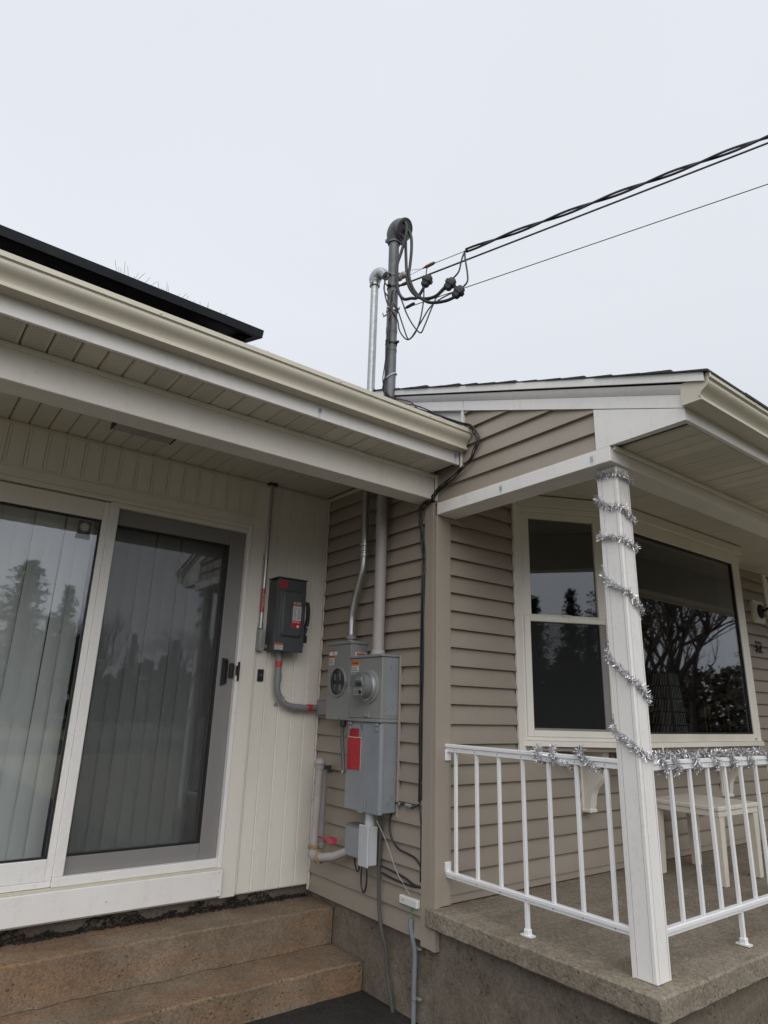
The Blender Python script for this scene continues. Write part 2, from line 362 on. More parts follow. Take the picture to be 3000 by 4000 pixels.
def textpart(name, body, size, mat, parent, loc, face, bold=0.0, ext=0.0006, width=None):
    cu = bpy.data.curves.new(name, 'FONT'); cu.body = body; cu.size = size; cu.extrude = ext; cu.offset = bold
    cu.align_x = 'CENTER'; cu.align_y = 'CENTER'
    t = bpy.data.objects.new(name, cu); COL.objects.link(t)
    bpy.context.view_layer.update()
    me = bpy.data.meshes.new_from_object(t.evaluated_get(bpy.context.evaluated_depsgraph_get()))
    bpy.data.objects.remove(t, do_unlink=True); bpy.data.curves.remove(cu)
    me.materials.clear(); me.materials.append(MT[mat])
    o = bpy.data.objects.new(name, me); COL.objects.link(o)
    rot = {'-y': (math.pi / 2, 0, 0), '-x': (math.pi / 2, 0, -math.pi / 2), '-xv': (math.pi / 2, -math.pi / 2, -math.pi / 2), '-yv': (math.pi / 2, -math.pi / 2, 0)}[face]
    if parent:
        o.parent = parent; o.location = Vector(loc) - rootloc(parent)
    else: o.location = loc
    o.rotation_euler = rot
    if width:
        xs = [v.co.x for v in me.vertices]; wd_ = max(xs) - min(xs)
        if wd_ > 0: o.scale = (width / wd_, 1, 1)
    return o
def jitter_mesh(me, amp, scale):
    from mathutils import noise as nz
    for v in me.vertices:
        p = v.co * scale; v.co += Vector((nz.noise(p), nz.noise(p + Vector((31, 7, 3))), nz.noise(p + Vector((5, 57, 11))))) * amp
def slabmesh(name, x0, x1, y0, y1, z0, z1, cell, c, mats, off, amp, scl):
    mb = MB(); mb.box(x0, x1, y0, y1, z0, z1, c); me = mb.mesh(name, mats, off)
    bm = bmesh.new(); bm.from_mesh(me)
    for _ in range(9):
        es = [e for e in bm.edges if e.calc_length() > cell * 1.6]
        if not es: break
        for e in es: pass
        bmesh.ops.subdivide_edges(bm, edges=es, cuts=1, use_grid_fill=True)
    bmesh.ops.triangulate(bm, faces=[f for f in bm.faces if len(f.verts) > 4])
    bmesh.ops.recalc_face_normals(bm, faces=bm.faces)
    bm.to_mesh(me); bm.free()
    jitter_mesh(me, amp, scl); jitter_mesh(me, amp * 0.5, scl * 3.1)
    me.polygons.foreach_set('use_smooth', [True] * len(me.polygons)); me.set_sharp_from_angle(angle=math.radians(30)); me.update()
    return me

D = 1.2125          # recessed door wall plane
GZ = -0.55          # driveway level
XL = -3.3           # left end of what is built
XR = 6.0
PIT = 0.1055        # siding exposure
RIB = 0.1025        # soffit and board pitch

# ================================================================== GROUND
mb = MB(); mb.add([(-140, -160, GZ - 0.02), (160, -160, GZ - 0.02), (160, 140, GZ - 0.02), (-140, 140, GZ - 0.02)], [(0, 1, 2, 3)]); struct('lawn', mb, 'lawn')
mb = MB(); mb.add([(-3.4, -16, GZ), (0.1, -16, GZ), (0.1, -1.3, GZ), (0.25, -1.3, GZ), (0.25, 1.3, GZ), (-3.4, 1.3, GZ)], [(0, 1, 2, 3, 4, 5)]); struct('driveway', mb, 'asphalt')
mb = MB(); mb.add([(-140, -23, GZ + 0.004), (160, -23, GZ + 0.004), (160, -16, GZ + 0.004), (-140, -16, GZ + 0.004)], [(0, 1, 2, 3)]); struct('road', mb, 'asphalt')

# ================================================================== HOUSE
HOUSE = empty('house', (0, 0.6, GZ), 'house clad in taupe lap siding with a cream recessed door wall and covered porch', 'house')
OFF = rootloc(HOUSE)
# ---- foundations
me = slabmesh('foundation', 0.012, 0.4, 0.02, D + 0.25, GZ - 0.1, -0.15, 0.10, 0.004, 'conc_f', OFF, 0.005, 6)
fo = bpy.data.objects.new('foundation', me); COL.objects.link(fo); fo.parent = HOUSE
me = slabmesh('foundation', XL, 0.012, D + 0.035, D + 0.25, GZ, -0.11, 0.10, 0.004, 'conc_f', OFF, 0.006, 7)
fo = bpy.data.objects.new('foundation', me); COL.objects.link(fo); fo.parent = HOUSE
# ---- lap-sided wall beside the meters (plane x = 0)
mb = MB(); mb.box(0.0, 0.15, 0.0, D + 0.15, -0.155, 2.62)
WE = part('lap_siding_wall', mb, 'wood', HOUSE)
def lap_profile(h): return [(0.003, 0.016), (-0.0240, 0.016), (-0.0250, 0.0), (-0.0285, 0.0005), (-0.0292, 0.004), (-0.0040, h + 0.004), (0.003, h + 0.004)]
mb = MB(); mb.prism(lap_profile(PIT), 'y', 0.0, D - 0.0825)
mb.v = [(x, y, z) for x, y, z in mb.v]
meE = mb.mesh('siding_course', 'taupe')
z = -0.165; k = 0
while z < 2.5:
    piece('siding_course', meE, WE, (random.uniform(-0.0012, 0.0012), 0.0805, z + random.uniform(-0.0015, 0.0015)), (random.uniform(-0.0008, 0.0008), 0, 0)); z += PIT; k += 1
# ---- lap-sided porch wall (plane y = 0) with the bay opening
BX0, BX1, BZ0, BZ1 = 0.66, 3.78, 0.75, 2.40
mb = MB()
mb.box(0.0, BX0 + 0.03, 0.0, 0.15, -0.15, 2.62); mb.box(BX1 - 0.03, XR, 0.0, 0.15, -0.15, 2.62)
mb.box(BX0 + 0.03, BX1 - 0.03, 0.0, 0.15, -0.15, BZ0 + 0.01); mb.box(BX0 + 0.03, BX1 - 0.03, 0.0, 0.15, BZ1, 2.62)
WW = part('lap_siding_wall', mb, 'wood', HOUSE)
def lapW(x0, x1):
    mb = MB(); mb.prism(lap_profile(PIT), 'x', 0.0, x1 - x0)
    return mb.mesh('siding_course', 'taupe')
mFull, mL, mR = lapW(0.0805, 4.34), lapW(0.0805, 0.660), lapW(3.79, 4.34)
z = 0.048
while z < 2.36:
    dz = random.uniform(-0.0015, 0.0015)
    if z + PIT < BZ0 + 0.03:
        piece('siding_course', mFull, WW, (0.0805, 0, z + dz))
    else:
        piece('siding_course', mL, WW, (0.0805, 0, z + dz)); piece('siding_course', mR, WW, (3.79, 0, z + dz))
    z += PIT
mb = MB(); mb.box(0.0810, 4.34, -0.022, 0.0, 0.006, 0.047, 0.003); part('starter_strip', mb, 'taupet', HOUSE)
# ---- corner board
mb = MB(); mb.box(-0.031, 0.0, 0.0, 0.0805, -0.19, 2.17, 0.002); mb.box(-0.031, 0.0805, -0.031, 0.0, 0.004, 2.0815, 0.002); mb.box(-0.0308, 0.0, -0.0308, 0.0, -0.19, 0.02)
part('corner_board', mb, 'taupet', HOUSE)
# ---- gable over the porch side (plane x = 0)
SL = 0.357
def zr_low(y): return 2.705 + (y + 0.202) * -(-SL)          # rake underside
mb = MB(); mb.prism([(-1.145, 2.10), (-1.145, zr_low(-1.145) + 0.02), (2.6, zr_low(2.6) + 0.02), (2.6, 2.40), (0.0, 2.40), (0.0, 2.10)], 'x', 0.0, 0.02)
GW = part('gable_wall', mb, 'white', HOUSE)
zt = 2.148
while zt < 2.78:
    ye = -0.004 if zt < 2.40 else -0.255
    z1 = zt + 0.1035 + 0.006
    yr1 = max(-1.145, (min(zt, 9) - 2.705) / SL - 0.202)     # where the rake line meets the bottom edge
    yr2 = max(-1.145, (z1 - 2.705) / SL - 0.202)
    z0b = max(zt, 2.157)
    if yr1 < ye - 0.02:
        mb = MB(); yr2c = min(yr2, ye); ztop = min(z1, zr_low(ye))
        poly = [(ye, z0b), (yr1, z0b)] + ([(-1.145, min(z1, zr_low(-1.145)))] if yr1 <= -1.144 else [])
        if yr2 < ye: poly += [(yr2, z1), (ye, z1)]
        else: poly += [(ye, zr_low(ye))]
        n = len(poly); vs = []
        for (y, zz) in poly: vs.append((0.002, y, zz))
        for (y, zz) in poly: vs.append((-0.0255 + 0.0205 * (zz - z0b) / 0.11, y, zz))
        mb.add(vs, [list(range(n)), list(range(n, 2 * n))[::-1]] + [[i, (i + 1) % n, n + (i + 1) % n, n + i] for i in range(n)])
        part('siding_course', mb, 'taupe', GW)
    zt += 0.1035
mb = MB(); mb.box(-0.030, 0.0, -0.256, -0.236, 2.50, 2.69, 0.002); part('channel_trim', mb, 'whitec', HOUSE)
mb = MB(); mb.box(-0.029, -0.001, -0.240, -0.222, 2.33, 2.49, 0.002); part('channel_trim', mb, 'whitec', HOUSE)
mb = MB(); mb.box(-0.029, -0.001, -0.022, -0.004, 2.175, 2.345, 0.002); part('channel_trim', mb, 'whitec', HOUSE)
# ---- rake boards along the roof edge
def slope_board(y0, y1, h0, h1, x0, x1, c=0.0):
    mb = MB(); mb.prism([(y0, zr_low(y0) + h0), (y1, zr_low(y1) + h0), (y1, zr_low(y1) + h1), (y0, zr_low(y0) + h1)], 'x', x0, x1); return mb
part('rake_board', slope_board(-1.578, -0.262, 0.002, 0.064, -0.031, -0.001), 'white', HOUSE)
part('rake_board', slope_board(-0.258, 2.6, 0.002, 0.064, -0.031, -0.001), 'white', HOUSE)
mb = MB(); prof = []
for i in range(7):
    a = i / 6; prof.append((-0.033 - 0.018 * math.sin(a * math.pi * 0.5), 0.0645 + 0.040 * a))
y0, y1 = -1.60, 2.6; m = len(prof)
vs = [(x, y0, zr_low(y0) + h) for x, h in prof] + [(0.0, y0, zr_low(y0) + 0.106), (0.0, y0, zr_low(y0) + 0.0645)]
vs += [(x, y1, zr_low(y1) + h) for x, h in prof] + [(0.0, y1, zr_low(y1) + 0.106), (0.0, y1, zr_low(y1) + 0.0645)]
n = m + 2; mb.add(vs, [list(range(n)), list(range(n, 2 * n))[::-1]] + [[i, (i + 1) % n, n + (i + 1) % n, n + i] for i in range(n)])
part('rake_moulding', mb, 'white', HOUSE)
part('drip_edge', slope_board(-1.69, 2.6, 0.112, 0.152, -0.066, -0.058), 'white', HOUSE)
# ---- porch roof
mb = MB(); mb.prism([(-1.69, zr_low(-1.69) + 0.116), (2.9, zr_low(2.9) + 0.116), (2.9, zr_low(2.9) + 0.150), (-1.69, zr_low(-1.69) + 0.150)], 'x', -0.057, XR)
RF = part('roof', mb, 'shingle', HOUSE)
ang = math.atan(SL); ly = 0.145
yy = -1.715; kk = 0
while yy < 2.8:
    mb = MB(); t0 = 0.013 + random.uniform(-0.003, 0.004); xj = random.uniform(-0.006, 0.008)
    zb = zr_low(yy) + 0.1515
    seg = [-0.076 + xj] + [x for x in [0.25 + 0.33 * q + (0.16 if kk % 2 else 0) for q in range(18)]] + [XR]
    for a, b in zip(seg[:-1], seg[1:]):
        tt = t0 + random.uniform(-0.002, 0.003); yj = random.uniform(-0.006, 0.006)
        y0, y1 = yy + yj, yy + ly + 0.09
        mb.prism([(y0, zr_low(y0) + 0.1515), (y1, zr_low(y1) + 0.1515), (y1, zr_low(y1) + 0.1535), (y0, zr_low(y0) + 0.1515 + tt)], 'x', a + 0.002, b - 0.002)
    part('shingle_course', mb, 'shingle', RF)
    yy += ly; kk += 1
# ---- left roof above the door recess
def zl(y): return 2.535 + 0.33 * (y + 0.27)
mb = MB(); mb.prism([(-0.275, zl(-0.275)), (2.9, zl(2.9)), (2.9, zl(2.9) - 0.04), (-0.19, zl(-0.19) - 0.04), (-0.275, zl(-0.275) - 0.03)], 'x', XL, -0.020)
RL = part('roof', mb, 'shingle', HOUSE)
yy = -0.285
for i in range(9):
    mb = MB(); y0 = yy + i * ly; y1 = y0 + ly + 0.08
    mb.prism([(y0, zl(y0) + 0.001), (y1, zl(y1) + 0.001), (y1, zl(y1) + 0.003), (y0, zl(y0) + 0.011)], 'x', XL, -0.024); part('shingle_course', mb, 'shingle', RL)
# ---- gutters
def kgutter(yb, yf, zb, zt_, x0, x1, outn=-1):
    sg = 1 if yb > yf else -1; w = abs(yf - yb) / 0.104; h = (zt_ - zb) / 0.118
    fr = [(0.036, -0.118), (0.036, -0.103), (0.0425, -0.099), (0.041, -0.092), (0.038, -0.084), (0.032, -0.075), (0.024, -0.067), (0.015, -0.058), (0.009, -0.047), (0.007, -0.036), (0.009, -0.027), (0.0, -0.022), (0.0, 0.0), (0.014, 0.0)]
    fr = [(yf + sg * a * w, zt_ + d * h) for a, d in fr]
    p = [(yb, zt_ - 0.004), (yb, zb)] + fr
    q = p + [(a + sg * 0.002, d - (0.003 if i == 0 else 0)) for i, (a, d) in enumerate(fr[::-1][:-1])] + [(fr[0][0] + sg * 0.002, zb + 0.003), (yb - sg * 0.002, zb + 0.003), (yb - sg * 0.002, zt_ - 0.004)]
    mb = MB(); mb.prism(q, 'x', x0, x1)
    outline = p[:-1] + [(yf, zt_)]
    return mb, p
mb, prof = kgutter(-0.2215, -0.325, 2.422, 2.540, XL, -0.0315)
GL = part('gutter', mb, 'gutter', HOUSE, ang=50)
mb = MB(); mb.prism(prof[:-1], 'x', -0.0312, -0.0295); part('end_cap', mb, 'gutter', GL)
for gx in (-1.86, -0.95, -0.35):
    mb = MB(); mb.lathe((gx, -0.325, 2.528), (0, -1, 0), [(0.006, -0.002), (0.006, 0.0015), (0.003, 0.003)], 10); part('gutter_screw', mb, 'gutter', GL)
mb, prof = kgutter(-1.583, -1.712, 2.216, 2.318, -0.049, XR)
GR = part('gutter', mb, 'gutter', HOUSE, ang=50)
mb = MB(); mb.prism(prof[:-1], 'x', -0.0535, -0.0495); part('end_cap', mb, 'gutter', GR)
mb = MB(); mb.tube([(-0.054,) + q for q in prof[1:]], 0.004, 6); part('end_cap_rim', mb, 'gutter', GR)
for gx in (0.35, 1.0):
    mb = MB(); mb.lathe((gx, -1.712, 2.306), (0, -1, 0), [(0.006, -0.002), (0.006, 0.0015), (0.003, 0.003)], 10); part('gutter_screw', mb, 'gutter', GR)
# ---- fascias
mb = MB(); mb.box(XL, -0.0305, -0.2205, -0.200, 2.347, 2.50, 0.002); part('fascia', mb, 'white', HOUSE)
mb = MB(); mb.box(-0.012, XR, -1.582, -1.560, 2.162, 2.30, 0.002); part('fascia', mb, 'white', HOUSE)
mb = MB(); mb.prism([(-1.143, 2.366), (-1.143, 2.1575), (-1.5815, 2.1605), (-1.5815, 2.2115)], 'x', -0.0300, -0.0125); part('eave_return', mb, 'white', HOUSE)
mb = MB(); mb.prism([(-1.143, 2.366), (-1.143, 2.17), (-1.56, 2.17), (-1.56, 2.2095)], 'x', -0.0123, 0.03); part('eave_return_core', mb, 'white', HOUSE)
# ---- soffits
def soffit(name, x0, x1, y0, y1, z, ventfn, phase, back='soffit'):
    mb = MB(); mb.box(x0, x1, y0, y1, z + 0.014, z + 0.022); S = part(name, mb, 'gasket', HOUSE)  # black backing sheet added above the panels, blocks light leaking through their gaps
    wv = RIB - 0.005
    def pm(mat):
        m2 = MB(); hw = wv / 2
        q = [(-hw, 0.012), (-hw, 0.009), (-hw + 0.007, 0.0), (hw - 0.002, 0.0), (hw, 0.002), (hw, 0.012)]
        m2.prism(q, 'y', -(y1 - y0) / 2 + 0.002, (y1 - y0) / 2 - 0.002); return m2.mesh('soffit_panel', mat)
    a, b = pm('soffit'), pm('soffitv')
    k0 = math.ceil((x0 - phase) / RIB); k1 = math.floor((x1 - phase) / RIB) - 1
    for k in range(k0, k1 + 1):
        piece('soffit_panel', b if ventfn(k) else a, S, (phase + (k + 0.5) * RIB, (y0 + y1) / 2, z + random.uniform(-0.0008, 0.0008)))
    return S
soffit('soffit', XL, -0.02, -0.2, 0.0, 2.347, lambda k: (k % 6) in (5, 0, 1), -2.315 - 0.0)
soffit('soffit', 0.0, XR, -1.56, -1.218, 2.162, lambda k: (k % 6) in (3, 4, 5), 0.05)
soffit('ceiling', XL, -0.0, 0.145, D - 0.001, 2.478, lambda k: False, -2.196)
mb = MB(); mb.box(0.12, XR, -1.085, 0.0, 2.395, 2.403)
PC = part('ceiling', mb, 'gasket', HOUSE)  # same added light-blocking sheet, hidden over the porch ceiling panels
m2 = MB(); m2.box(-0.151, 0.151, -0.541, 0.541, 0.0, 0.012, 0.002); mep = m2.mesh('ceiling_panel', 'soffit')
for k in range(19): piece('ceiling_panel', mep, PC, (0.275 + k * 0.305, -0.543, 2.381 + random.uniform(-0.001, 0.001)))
# ---- beams
mb = MB(); mb.box(XL, -0.0265, 0.0, 0.143, 2.1855, 2.338, 0.003); mb.box(XL, -0.0205, 0.004, 0.139, 2.336, 2.50)
BL = part('beam', mb, 'whitec', HOUSE)
mb = MB(); mb.box(XL, -0.027, -0.012, 0.0, 2.322, 2.346, 0.003); part('beam_trim', mb, 'whitec', BL)
mb = MB(); mb.box(-0.032, 0.12, -1.216, -0.030, 2.083, 2.156, 0.002); mb.box(0.03, 0.118, -1.10, -0.004, 2.15, 2.40)
part('beam', mb, 'white', HOUSE)
mb = MB(); mb.box(0.1205, XR, -1.214, -1.085, 2.083, 2.160, 0.002); mb.box(0.1205, XR, -1.21, -1.087, 2.158, 2.40)
BR = part('beam', mb, 'whitec', HOUSE)
mb = MB(); mb.box(-0.01, XR, -1.232, -1.217, 2.140, 2.161, 0.003); part('beam_trim', mb, 'whitec', BR)
mb = MB(); mb.box(0.1, XR, -0.020, -0.001, 2.362, 2.380, 0.003); part('ceiling_trim', mb, 'soffit', HOUSE)
mb = MB(); mb.box(XL, -0.02, D - 0.020, D - 0.001, 2.455, 2.4765, 0.003); part('ceiling_trim', mb, 'soffit', HOUSE)
mb = MB(); mb.box(-0.026, -0.002, 0.146, D - 0.021, 2.455, 2.4765, 0.003); part('ceiling_trim', mb, 'soffit', HOUSE)
mb = MB(); mb.box(0.0815, 0.22, -0.034, -0.0185, 2.050, 2.078, 0.002); part('trim_block', mb, 'taupet', HOUSE)
# ---- porch posts
def post(x, y):
    w = 0.10; mb = MB(); mb.box(x, x + w, y, y + w, 0.0, 2.0825, 0.004)
    P = part('porch_post', mb, 'white', HOUSE)
    for (a, b) in ((0.018, 0.0), (0.082, 0.0)):
        m2 = MB(); m2.box(x - 0.0006, x + 0.0004, y + a - 0.0008, y + a + 0.0008, 0.01, 2.078); part('post_seam', m2, 'greyp', P)
    m2 = MB(); m2.box(x + 0.084, x + 0.0856, y - 0.0006, y + 0.0004, 0.01, 2.078); part('post_seam', m2, 'greyp', P)
    m2 = MB(); m2.box(x + 0.016, x + 0.0172, y - 0.0006, y + 0.0004, 0.01, 2.078); part('post_seam', m2, 'greyp', P)
    m2 = MB(); m2.box(x + 0.001, x + w - 0.001, y + w - 0.002, y + w + 0.006, 0.0, 2.082); part('post_lap', m2, 'white', P)
post(0.034, -1.20); post(4.95, -1.20)
# ---- recessed wall with cream vertical boards and the sliding door
DX0, DX1, DZ0, DZ1 = -2.47, -0.645, 0.03, 2.125
mb = MB(); mb.box(DX1, 0.0, D, D + 0.15, -0.11, 2.6); mb.box(XL, DX0, D, D + 0.15, -0.11, 2.6); mb.box(DX0, DX1, D, D + 0.15, DZ1, 2.6); mb.box(DX0, DX1, D, D + 0.15, -0.11, DZ0)
WD = part('board_siding_wall', mb, 'wood', HOUSE)
def board(h):
    w = RIB; q = [(0.0, 0.002), (0.0, -0.008), (0.006, -0.0145), (0.0115, -0.0145), (0.0130, -0.0105), (0.0150, -0.0105), (0.0165, -0.0145), (w - 0.006, -0.0145), (w - 0.0008, -0.008), (w - 0.0008, 0.002)]
    mb = MB(); mb.prism(q, 'z', 0, h); return mb.mesh('siding_board', 'cream')
bf, bt = board(2.476 + 0.127), board(2.476 - 2.222)
x = -0.03 - RIB
while x > XL:
    if x > -0.545: piece('siding_board', bf, WD, (x, D - 0.0005, -0.127))
    elif x > DX0 - 0.16: piece('siding_board', bt, WD, (x, D - 0.0005, 2.222))
    else: piece('siding_board', bf, WD, (x, D - 0.0005, -0.127))
    x -= RIB
mb = MB(); mb.box(-0.0300, -0.0185, D - 0.022, D - 0.001, -0.165, 2.474, 0.002); mb.box(-0.0184, -0.012, D - 0.014, D - 0.001, -0.165, 2.474, 0.001)
part('corner_trim', mb, 'cream', HOUSE)
mb = MB(); mb.box(XL, -0.02, D - 0.004, D + 0.01, -0.135, -0.1275); part('starter_strip', mb, 'cream', HOUSE)
# ---- sliding patio door
PD = part('patio_door', MB().box(DX1 + 0.001, -0.545, D - 0.030, D - 0.0125, -0.135, 2.205, 0.003).box(XL + 0.4, -0.5455, D - 0.0298, D - 0.0127, 2.146, 2.2048, 0.003), 'cream', HOUSE)
def dp(name, mat, *a, c=0.003):
    mb = MB(); mb.box(*a, c); return part(name, mb, mat, PD)
dp('casing_lip', 'cream', -0.5445, -0.531, D - 0.020, D - 0.011, -0.127, 2.205, c=0.002)
dp('casing_lip', 'cream', XL + 0.4, -0.531, D - 0.022, D - 0.010, 2.2055, 2.222, c=0.002)
dp('door_frame', 'white', DX1 - 0.026, DX1, D - 0.034, D + 0.09, 0.03, 2.145)
dp('door_frame', 'cream', XL + 0.4, DX1 - 0.0265, D - 0.034, D + 0.09, 2.118, 2.1455)
dp('door_frame', 'cream', -1.578, DX1 - 0.0265, D - 0.024, D + 0.088, 2.088, 2.1175)
dp('door_frame', 'white', -1.578, DX1 - 0.0265, D - 0.030, D + 0.088, 0.034, 0.079)
dp('door_frame', 'white', -1.578, -1.526, D - 0.022, D + 0.030, 0.0795, 2.0875)
dp('door_frame', 'white', -1.612, -1.5785, D - 0.012, D + 0.035, 0.063, 2.110)
dp('door_frame', 'white', -2.36, -1.6125, D - 0.011, D + 0.035, 0.063, 0.166)
dp('door_frame', 'cream', -2.36, -1.6125, D - 0.011, D + 0.035, 1.998, 2.110)
dp('door_frame', 'white', -2.47, -2.3605, D - 0.011, D + 0.035, 0.063, 2.110)
dp('door_frame', 'white', -2.47, -1.5785, D - 0.014, D + 0.05, 0.0340, 0.0625)
dp('door_sill', 'gutter', DX0, DX1, D - 0.040, D - 0.012, 0.022, 0.0335, c=0.001)
dp('sill_board', 'white', DX0 - 0.1, DX1, D - 0.056, D - 0.020, -0.116, 0.0215, c=0.003)
for (nx, nz) in ((-0.668, 0.012), (-0.664, -0.088), (-1.30, -0.06)):
    mb = MB(); mb.lathe((nx, D - 0.0555, nz), (0, -1, 0), [(0.004, 0), (0.004, 0.0015), (0.002, 0.002)], 8); part('nail', mb, 'greyp', PD)
dp('gasket', 'gasket', -2.36, -1.6125, D + 0.002, D + 0.02, 1.986, 1.9975, c=0); dp('gasket', 'gasket', -2.36, -1.6125, D + 0.002, D + 0.02, 0.1665, 0.176, c=0)
dp('gasket', 'gasket', -1.6245, -1.613, D + 0.002, D + 0.02, 0.176, 1.986, c=0)
dp('pane', 'glass', -2.36, -1.6247, D + 0.007, D + 0.012, 0.176, 1.986, c=0)
SCR = dp('screen_door', 'greyframe', -0.780, DX1 - 0.027, D + 0.004, D + 0.034, 0.0800, 2.087, c=0.004)
def sp(name, mat, *a, c=0.003):
    mb = MB(); mb.box(*a, c); return part(name, mb, mat, PD)
sp('screen_rail', 'greyframe', -1.525, -0.7805, D + 0.005, D + 0.033, 1.989, 2.086)
sp('screen_rail', 'greyframe', -1.525, -0.7805, D + 0.005, D + 0.033, 0.080, 0.166)
sp('screen_rail', 'greyframe', -1.525, -1.518, D + 0.005, D + 0.033, 0.1665, 1.9885)
sp('gasket', 'gasket', -1.517, -0.7945, D + 0.010, D + 0.03, 1.979, 1.9885, c=0); sp('gasket', 'gasket', -1.517, -0.7945, D + 0.010, D + 0.03, 0.1665, 0.177, c=0)
sp('gasket', 'gasket', -0.7942, -0.7808, D + 0.010, D + 0.03, 0.1665, 1.9885, c=0)
sp('screen_mesh', 'screen', -1.518, -0.794, D + 0.016, D + 0.0165, 0.177, 1.979, c=0)
sp('pane', 'glass', -1.518, -0.794, D + 0.050, D + 0.055, 0.10, 2.06, c=0)
sp('door_stile', 'greyframe', -0.86, -0.70, D + 0.056, D + 0.07, 0.08, 2.08, c=0)
# screen door pull and latch
mb = MB(); mb.box(-0.757, -0.750, D - 0.018, D + 0.0035, 1.075, 1.245, 0.002); mb.box(-0.727, -0.720, D - 0.018, D + 0.0035, 1.090, 1.235, 0.002)
mb.box(-0.7498, -0.7272, D - 0.018, D + 0.0035, 1.085, 1.100, 0.002); mb.box(-0.7498, -0.7272, D - 0.018, D + 0.0035, 1.225, 1.242, 0.002); mb.box(-0.7498, -0.7272, D - 0.002, D + 0.003, 1.1002, 1.2248)
part('pull_handle', mb, 'black', PD)
mb = MB(); mb.box(-0.706, -0.678, D - 0.022, D + 0.0035, 1.125, 1.215, 0.006); mb.box(-0.664, -0.652, D - 0.050, D - 0.0345, 1.105, 1.225, 0.003); mb.box(-0.677, -0.6645, D - 0.046, D - 0.036, 1.14, 1.20, 0.003)
part('latch', mb, 'black', PD)
# security sticker on the glass
ST = dp('sticker', 'ink', -1.735, -1.665, D + 0.0055, D + 0.0066, 1.895, 1.975, c=0)
mb = MB(); mb.lathe((-1.70, D + 0.0053, 1.938), (0, -1, 0), [(0.029, 0), (0.029, 0.0005), (0.025, 0.0006)], 8); part('sticker_emblem', mb, 'pvc', PD)
mb = MB(); mb.lathe((-1.70, D + 0.0045, 1.938), (0, -1, 0), [(0.020, 0), (0.020, 0.0005)], 20); part('sticker_emblem', mb, 'greyp', PD)
dp('sticker', 'lightbox', -1.742, -1.662, D + 0.0056, D + 0.0066, 1.866, 1.893, c=0)
# ---- interiors
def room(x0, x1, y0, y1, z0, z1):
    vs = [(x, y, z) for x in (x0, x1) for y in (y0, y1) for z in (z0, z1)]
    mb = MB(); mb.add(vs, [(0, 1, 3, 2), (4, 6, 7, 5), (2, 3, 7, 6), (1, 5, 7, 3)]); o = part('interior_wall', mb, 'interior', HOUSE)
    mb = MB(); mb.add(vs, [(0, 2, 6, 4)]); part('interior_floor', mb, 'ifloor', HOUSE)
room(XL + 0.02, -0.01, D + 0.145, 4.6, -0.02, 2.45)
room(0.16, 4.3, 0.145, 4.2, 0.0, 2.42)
# ---- bay window: angled flanker (0.69,0) -> (1.09,-0.40), centre y=-0.40 to x=2.95
A0, A1, A2, A3 = Vector((0.70, 0.0)), Vector((1.335, -0.318)), Vector((3.105, -0.318)), Vector((3.74, 0.0))
BAY = part('bay_window', MB().prism([(0.660, 0.06), (0.660, -0.028), (1.323, -0.364), (3.117, -0.364), (3.78, -0.028), (3.78, 0.06)], 'z', 0.772, 0.802), 'whitec', HOUSE)
def seg_box(P, Q, s0, s1, d0, d1, z0, z1, c=0.003):
    """box in the frame of segment P->Q: s along, d outward (towards the porch)"""
    t = (Q - P); L = t.length; t = t / L; nrm = Vector((t.y, -t.x))
    m2 = MB(); m2.box(s0, s1, -d1, -d0, z0, z1, c)
    vs = [(P.x + t.x * a - nrm.x * b * 1.0, P.y + t.y * a - nrm.y * b * 1.0, z) for a, b, z in m2.v]
    m3 = MB(); m3.v = vs; m3.f = m2.f; m3.mi = m2.mi; return m3
def bw(name, mat, P, Q, *a, c=0.003): return part(name, seg_box(P, Q, *a, c), mat, BAY)
LA = (A1 - A0).length; LB = (A2 - A1).length
